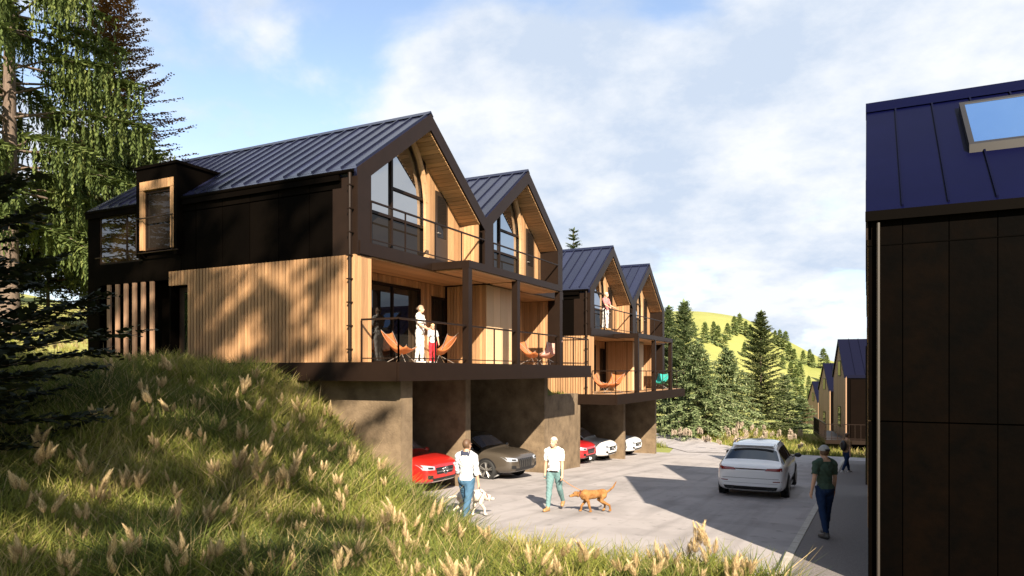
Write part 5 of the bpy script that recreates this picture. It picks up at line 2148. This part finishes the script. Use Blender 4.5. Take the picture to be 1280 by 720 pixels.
    wob = (.0035 * np.sin(co[:, 2] * 34 + co[:, 0] * 55 + 2 * np.sin(co[:, 1] * 30)) + .003 * np.sin(co[:, 2] * 70 - co[:, 1] * 80 + 3 * np.sin(co[:, 0] * 25 + 1)))[:, None] * no
    body = sub_mesh(co, F, np.ones(len(F), bool), 'body', SKIN, root)
    sub_mesh(co + no * (.012 * s) + wob, F, trou, 'trousers', bottom, root)
    sub_mesh(co + no * (.019 * s) + wob * 1.2, F, shirt, 'shirt', top, root)
    sub_mesh(co + no * (.010 * s), F, shoe, 'shoes', shoes or TRIM, root)
    Hc = (C - np.array(hd)) @ np.array(hr)
    Hc = Hc / hk
    hm = isin('head', 'neck') & ((Hc[:, 2] > .052) & (Hc[:, 1] < .07) | (Hc[:, 1] < -.02) & (Hc[:, 2] > (-.10 if long_hair else -.055)) | (Hc[:, 2] > .075))
    if hair:
        ho = sub_mesh(co + no * (.014 * s), F, hm, 'hair', hair, root)
        if long_hair:
            b_ = MB()
            q = HP(0, -.115, .03) * s
            b_.ball(q, (.04, .04, .045))
            b_.build('hair_bun', hair, ho, smooth=True, org=(0, 0, 0))
    if cap:
        cm = isin('head') & (Hc[:, 2] > .030)
        cp = sub_mesh(co + no * (.024 * s), F, cm, 'cap', cap, root)
        b_ = MB()
        vs = []
        for k in range(9):
            a = math.pi * (k / 8)
            vs.append(tuple(HP(.075 * math.cos(a), .07 + .10 * math.sin(a), .048) * s))
        vs2 = [(x, y, z_ + .012) for x, y, z_ in vs]
        b_.add(vs + vs2, [tuple(range(9)), tuple(range(9, 18))] + [(k, k + 1, k + 10, k + 9) for k in range(8)] + [(8, 0, 9, 17)])
        b_.build('visor', cap, cp, org=(0, 0, 0))
        b_ = MB()
        q = HP(0, -.135, .05) * s
        b_.box(q.x - .045, q.x + .045, q.y - .004, q.y + .02, q.z - .02, q.z + .018)
        b_.build('cap_strap', TRIM, cp, org=(0, 0, 0))
    e = MB()
    for sd in (-1, 1):
        e.ball(HP(sd * .030, .083 * (hs / hk), .010) * s, .0085 * s)
    e.build('eyes', TRIM, root, smooth=True, org=(0, 0, 0))
    if extra == 'belt':
        bl = isin('torso') & (zl > waist - .055) & (zl < waist - .012)
        sub_mesh(co + no * (.024 * s), F, bl, 'belt', TRIM, root)
    if extra == 'collar':
        bl = isin('neck', 'shoulder', 'torso') & (zl > 1.425 + dz) & (zl < 1.50 + dz) & (np.abs(C[:, 0]) < .10)
        sub_mesh(co + no * (.024 * s), F, bl, 'collar', mat('navy_collar', (.02, .025, .05), .8), root)
    M = root.matrix_basis
    hands = {k: Matrix.Translation(Vector(loc)) @ Matrix.Rotation(root.rotation_euler.z, 4, 'Z') @ (p * s) for k, p in hands.items()}
    if extra == 'backpack':
        b_ = MB()
        q = T(0, -.2, 1.22) * s
        b_.ball(q, (.15, .11, .23), 14, 10)
        b_.build('backpack', TRIM, root, smooth=True, org=(0, 0, 0))
    return root, hands


def dog(label, loc, heading, m, H=.58, head_low=0., tailup=1., ear=True):
    """walking dog, shoulder height H"""
    s = H / .58
    root = empty('dog', loc, math.atan2(-heading[0], heading[1]), label, 'dog')
    mb = MB()
    V = lambda x, y, z: Vector((x, y, z))
    mb.tube([V(0, .27, .43), V(0, .16, .42), V(0, -.05, .44), V(0, -.22, .465), V(0, -.32, .46)], [.09, .125, .105, .095, .07], 14)
    mb.ball(V(0, .19, .42), (.105, .14, .145))
    mb.ball(V(0, -.24, .455), (.10, .13, .115))
    mb.ball(V(0, .0, .43), (.098, .2, .11))
    hz_ = .60 - head_low
    mb.tube([V(0, .22, .47), V(0, .33, .53 - head_low * .5), V(0, .40, hz_)], [.085, .068, .062], 12)
    mb.ball(V(0, .42, hz_ + .015), (.068, .085, .068))
    mb.tube([V(0, .46, hz_ - .005), V(0, .56, hz_ - .035)], [.047, .034], 10)
    mb.ball(V(0, .565, hz_ - .033), (.034, .03, .03))
    for sd in (-1, 1):
        mb.tube([V(sd * .055, .39, hz_ + .055), V(sd * .085, .385, hz_ + .0), V(sd * .08, .39, hz_ - .06)], [.018, .026, .012], 8)
    # legs: (hip/shoulder, elbow/knee, wrist/hock, paw)
    fl = [(V(.075, .2, .38), V(.08, .16, .27), V(.078, .27, .14), V(.078, .28, .025)),
          (V(-.075, .2, .38), V(-.08, .13, .26), V(-.078, .10, .13), V(-.078, .06, .03))]
    hl = [(V(.075, -.25, .42), V(.082, -.17, .29), V(.08, -.33, .16), V(.08, -.31, .03)),
          (V(-.075, -.25, .42), V(-.082, -.19, .28), V(-.08, -.40, .17), V(-.08, -.43, .04))]
    for L_ in fl:
        mb.tube(list(L_), [.062, .042, .030, .026], 10)
        mb.ball(L_[3] + V(0, .02, 0), (.032, .045, .024))
        mb.ball(L_[2], .031)
    for L_ in hl:
        mb.tube(list(L_), [.085, .055, .030, .026], 10)
        mb.ball(L_[3] + V(0, .02, 0), (.032, .045, .024))
        mb.ball(L_[2], .032)
        mb.ball(L_[0], (.06, .09, .09))
    mb.tube([V(0, -.33, .48), V(0, -.42, .50 + .02 * tailup), V(0, -.52, .55 + .05 * tailup), V(0, -.60, .63 + .10 * tailup)], [.034, .027, .024, .012], 8)
    mb.v = [(p[0] * s, p[1] * s, p[2] * s) for p in mb.v]
    co, no, F = remesh(mb, .011 * s, 3)
    sub_mesh(co, F, np.ones(len(F), bool), 'body', m, root)
    c = MB()
    p = V(0, .345, .545 - head_low * .55) * s
    c.tube([tuple(p + V(.075 * math.cos(a), -.03 * math.sin(a) * 1.2, .07 * math.sin(a)) * s) for a in np.linspace(0, 6.2832, 18)], .012, 6, cap=False)
    c.build('collar', mat('dog_collar', (.10, .02, .015), .6), root, smooth=True, org=(0, 0, 0))
    e = MB()
    e.ball(V(0, .594, hz_ - .028) * s, .014 * s)
    for sd in (-1, 1):
        e.ball(V(sd * .036, .486, hz_ + .028) * s, .011 * s)
    e.build('nose_and_eyes', TRIM, root, smooth=True, org=(0, 0, 0))
    w = Matrix.Translation(Vector(loc)) @ Matrix.Rotation(root.rotation_euler.z, 4, 'Z') @ (p + V(0, -.05, .08) * s)
    return root, w


def leash(label, a, b, m, sag=.12):
    pts = []
    for k in range(13):
        t = k / 12
        p = a.lerp(b, t)
        pts.append((p.x, p.y, p.z - sag * 4 * t * (1 - t)))
    mb = MB()
    mb.tube(pts, .009, 6)
    o = mb.build('dog_leash', m, None, smooth=True)
    tag(o, label, 'leash')


def cloth(name, c, c2=None, scale=6, var=.5):
    return mat(name, c, .85, var=var, scale=scale, col2=c2, bump=.3, bscale=40, spec=.15)


def cam_dir(right, fwd):
    v = Vector((CS * right - SN * fwd, SN * right + CS * fwd))
    return v.normalized()


def build_people():
    global ORG
    JEAN = cloth('blue_jeans', (.055, .12, .19), (.03, .07, .12), 5)
    DJEAN = cloth('dark_jeans', (.012, .028, .075), (.008, .018, .05), 5)
    GJEAN = cloth('washed_green_jeans', (.13, .22, .22), (.08, .15, .155), 5)
    WHT = cloth('white_cotton', (.74, .73, .70))
    GRYW = cloth('pale_grey_knit', (.52, .53, .54), (.43, .44, .45))
    OLV = cloth('bottle_green_tee', (.045, .075, .055), (.035, .058, .042))
    BRH = mat('brown_hair', (.085, .045, .022), .6)
    GRH = mat('pale_hair', (.52, .45, .36), .6)
    SHB = mat('tan_shoe_leather', (.30, .17, .07), .5)
    CAPM = cloth('grey_cap_cloth', (.33, .33, .32))
    x, y, z = road_at(583, 654)
    hd = cam_dir(.35, 1.)
    p, hnd = person('man in pale grey jumper and blue jeans walking away with a white dog', (x, y, z + .005), hd, 1.80, ((24, 4), (-20, 12)), ((10, 8, 18), (-4, 10, 14)), GRYW, JEAN, mat('dark_shoes', (.02, .018, .016), .5), BRH, sleeve=1.35, turn=-25, extra='collar', lean=2)
    x2, y2 = ray(590, math.hypot(x, y) + .8)
    z2 = float(g(y2))
    wd, wc = dog('white dog on a lead half hidden behind the man in jeans', (x2, y2, z2), cam_dir(.75, .62), mat('white_dog_fur', (.72, .66, .58), .9, var=1., scale=8, col2=(.55, .46, .37), bump=1., bscale=120, spec=.1), .62, .26, -1.6)
    leash('dark lead from the man in jeans to the white dog', hnd['R'], wc, mat('dark_leash', (.03, .02, .018), .7), .05)
    x, y, z = road_at(693, 638)
    p, hnd = person('man in white t-shirt and faded green jeans walking towards the viewer with a ginger dog', (x, y, z + .005), cam_dir(-.35, -.9), 1.78, ((-16, 24), (16, 2)), ((8, 7, 6), (-6, 8, 8)), WHT, GJEAN, SHB, GRH, sleeve=.75, turn=-20, extra='belt')
    x, y, z = road_at(741, 640)
    rd, rc = dog('ginger dog with raised tail walking on a lead', (x, y, z + .0), cam_dir(-1., -.12), mat('ginger_dog_fur', (.38, .20, .075), .9, var=1., scale=9, col2=(.17, .07, .02), bump=1., bscale=120, spec=.1), .56, .16, 1.2)
    leash('brown lead from the man in white to the ginger dog', hnd['L'], rc, mat('brown_leash', (.33, .16, .07), .7), .02)
    x, y, z = road_at(1031, 676)
    person('man in dark green t-shirt, dark jeans and grey cap walking away on the pavement', (x, y, z + .075), cam_dir(-.12, 1), 1.78, ((-10, 8), (9, 2)), ((-12, 14, 22), (6, 9, 8)), OLV, DJEAN, mat('grey_trainers', (.06, .055, .05), .6), BRH, sleeve=.72, cap=CAPM, lean=1)
    x, y, z = road_at(1058, 592)
    person('distant person with dark backpack walking past the end of the road', (x, y, z + .01), cam_dir(.8, .35), 1.74, ((20, 4), (-18, 14)), ((15, 6, 20), (-12, 6, 16)), cloth('ochre_top', (.30, .19, .10)), DJEAN, mat('pale_shoes', (.5, .48, .45), .6), BRH, sleeve=.8, extra='backpack', voxel=.016)
    # on the decks
    x, y = ray(525, 20.2)
    person('woman in white top and white trousers standing on the nearest deck', (x, y, FL + .003), cam_dir(.85, -.25), 1.68, ((3, 3), (-3, 5)), ((14, 6, 30), (20, 5, 45)), WHT, cloth('white_trousers', (.68, .66, .63)), mat('pale_shoes', (.5, .48, .45), .6), mat('grey_brown_hair', (.26, .19, .13), .6), sleeve=.8, female=True, long_hair=True, lean=1)
    x, y = ray(541, 19.6)
    person('child in grey top and red trousers standing beside the woman on the deck', (x, y, FL + .003), cam_dir(.25, -.9), 1.10, ((3, 4), (-4, 6)), ((12, 10, 12), (10, 10, 10)), cloth('grey_child_top', (.42, .43, .46)), cloth('red_trousers', (.50, .03, .045)), mat('pale_shoes', (.5, .48, .45), .6), mat('blond_hair', (.55, .40, .2), .6), sleeve=.8, child=True, female=True, lean=0)
    x, y = ray(757, 32.3)
    person('person in pinkish red shirt standing at the upper balcony rail of the third house', (x, y, UF - 1.2 + .003), cam_dir(.6, -.5), 1.72, ((3, 3), (-4, 5)), ((22, 8, 40), (22, 8, 40)), cloth('pink_red_shirt', (.42, .12, .12), (.5, .28, .26)), cloth('white_trousers', (.68, .66, .63)), SHB, GRH, sleeve=.8, voxel=.016)


# ------------------------------------------------------------------ deck furniture
LEATHER = mat('tan_leather', (.40, .135, .045), .5, var=.5, scale=3, col2=(.30, .095, .03), bump=.1, bscale=60)
PINKL = mat('rose_canvas', (.55, .30, .24), .7)
TEAL = mat('teal_canvas', (.02, .30, .26), .7)


def butterfly_chair(label, loc, heading, m, group):
    root = empty('butterfly_chair', loc, math.atan2(-heading[0], heading[1]), label, 'chair', group)
    cs = {'bl': Vector((-.36, -.40, .92)), 'br': Vector((.36, -.40, .92)), 'fl': Vector((-.38, .36, .50)), 'fr': Vector((.38, .36, .50))}
    N = 10
    vs, fs = [], []
    for i in range(N + 1):
        for j in range(N + 1):
            u, v = i / N, j / N
            p = (cs['bl'] * (1 - u) + cs['br'] * u) * (1 - v) + (cs['fl'] * (1 - u) + cs['fr'] * u) * v
            sag = math.sin(math.pi * min(1, max(0, u * .9 + .05))) ** .7
            prof = math.sin(math.pi * v) ** .8
            p.z -= .42 * prof * (.45 + .55 * sag)
            p.y -= .05 * prof
            p.z -= .10 * sag * (1 - prof)
            p.x *= 1 - .12 * prof
            vs.append(p)
    for i in range(N):
        for j in range(N):
            a = i * (N + 1) + j
            fs.append((a, a + 1, a + N + 2, a + N + 1))
    mb = MB()
    mb.add(vs, fs)
    o = mb.build('sling', m, root, smooth=True, org=(0, 0, 0), keep=True)
    so = o.modifiers.new('thick', 'SOLIDIFY')
    so.thickness = .012
    f = MB()
    ft = {'bl': (-.33, -.30, .012), 'br': (.33, -.30, .012), 'fl': (-.35, .33, .012), 'fr': (.35, .33, .012)}
    for a, b in (('bl', 'fr'), ('fr', 'bl'), ('br', 'fl'), ('fl', 'br')):
        f.tube([cs[a], ft[b]], .0085, 6)
    for a, b in (('bl', 'br'), ('fl', 'fr')):
        f.tube([ft[a], ft[b]], .0085, 6)
    f.build('frame', STEEL, root, org=(0, 0, 0))
    return root


def side_table(label, loc):
    root = empty('side_table', loc, 0, label, 'table', 'round side tables on the decks')
    m = MB()
    m.tube([(0, 0, .43), (0, 0, .46)], .28, 24)
    m.build('table_top', mat('dark_table_top', (.08, .07, .06), .4), root, org=(0, 0, 0))
    for k in range(3):
        a = k * 2.094 + .4
        m = MB()
        m.tube([(math.cos(a) * .12, math.sin(a) * .12, .43), (math.cos(a) * .24, math.sin(a) * .24, 0)], .011, 6)
        m.build('leg', STEEL, root, org=(0, 0, 0))


def build_furniture():
    gC = 'butterfly chairs on the decks'

    def at(px, D, dz=0.):
        x, y = ray(px, D)
        return (x, y, FL + dz + .002)
    butterfly_chair('tan leather butterfly chair left of the woman on the nearest deck', at(500, 19.3), cam_dir(.9, -.25), LEATHER, gC)
    butterfly_chair('tan leather butterfly chair behind the child on the nearest deck', at(551, 20.6), cam_dir(-.8, -.5), LEATHER, gC)
    butterfly_chair('tan butterfly chair at the left on the deck of the second house', at(663, 24.9), cam_dir(.8, -.4), LEATHER, gC)
    butterfly_chair('rose butterfly chair at the right on the deck of the second house', at(685, 25.6), cam_dir(-.5, -.6), PINKL, gC)
    butterfly_chair('tan butterfly chair at the left on the deck of the third house', at(752, 31.4, -1.2), cam_dir(.8, -.4), LEATHER, gC)
    butterfly_chair('rose butterfly chair at the right on the deck of the third house', at(767, 32.3, -1.2), cam_dir(-.5, -.6), LEATHER, gC)
    butterfly_chair('teal butterfly chair on the deck of the farthest house', at(826, 39.6, -1.2), cam_dir(-.5, -.7), TEAL, gC)
    side_table('small round table between the chairs on the nearest deck', at(524, 20.9))
    side_table('small round table between the chairs on the second deck', at(676, 26.3))

build_terrain()
build_roads()
build_left_row()
build_right_row()
build_cars()
build_people()
build_furniture()
build_trees()
build_grass()
build_pampas()
build_light()
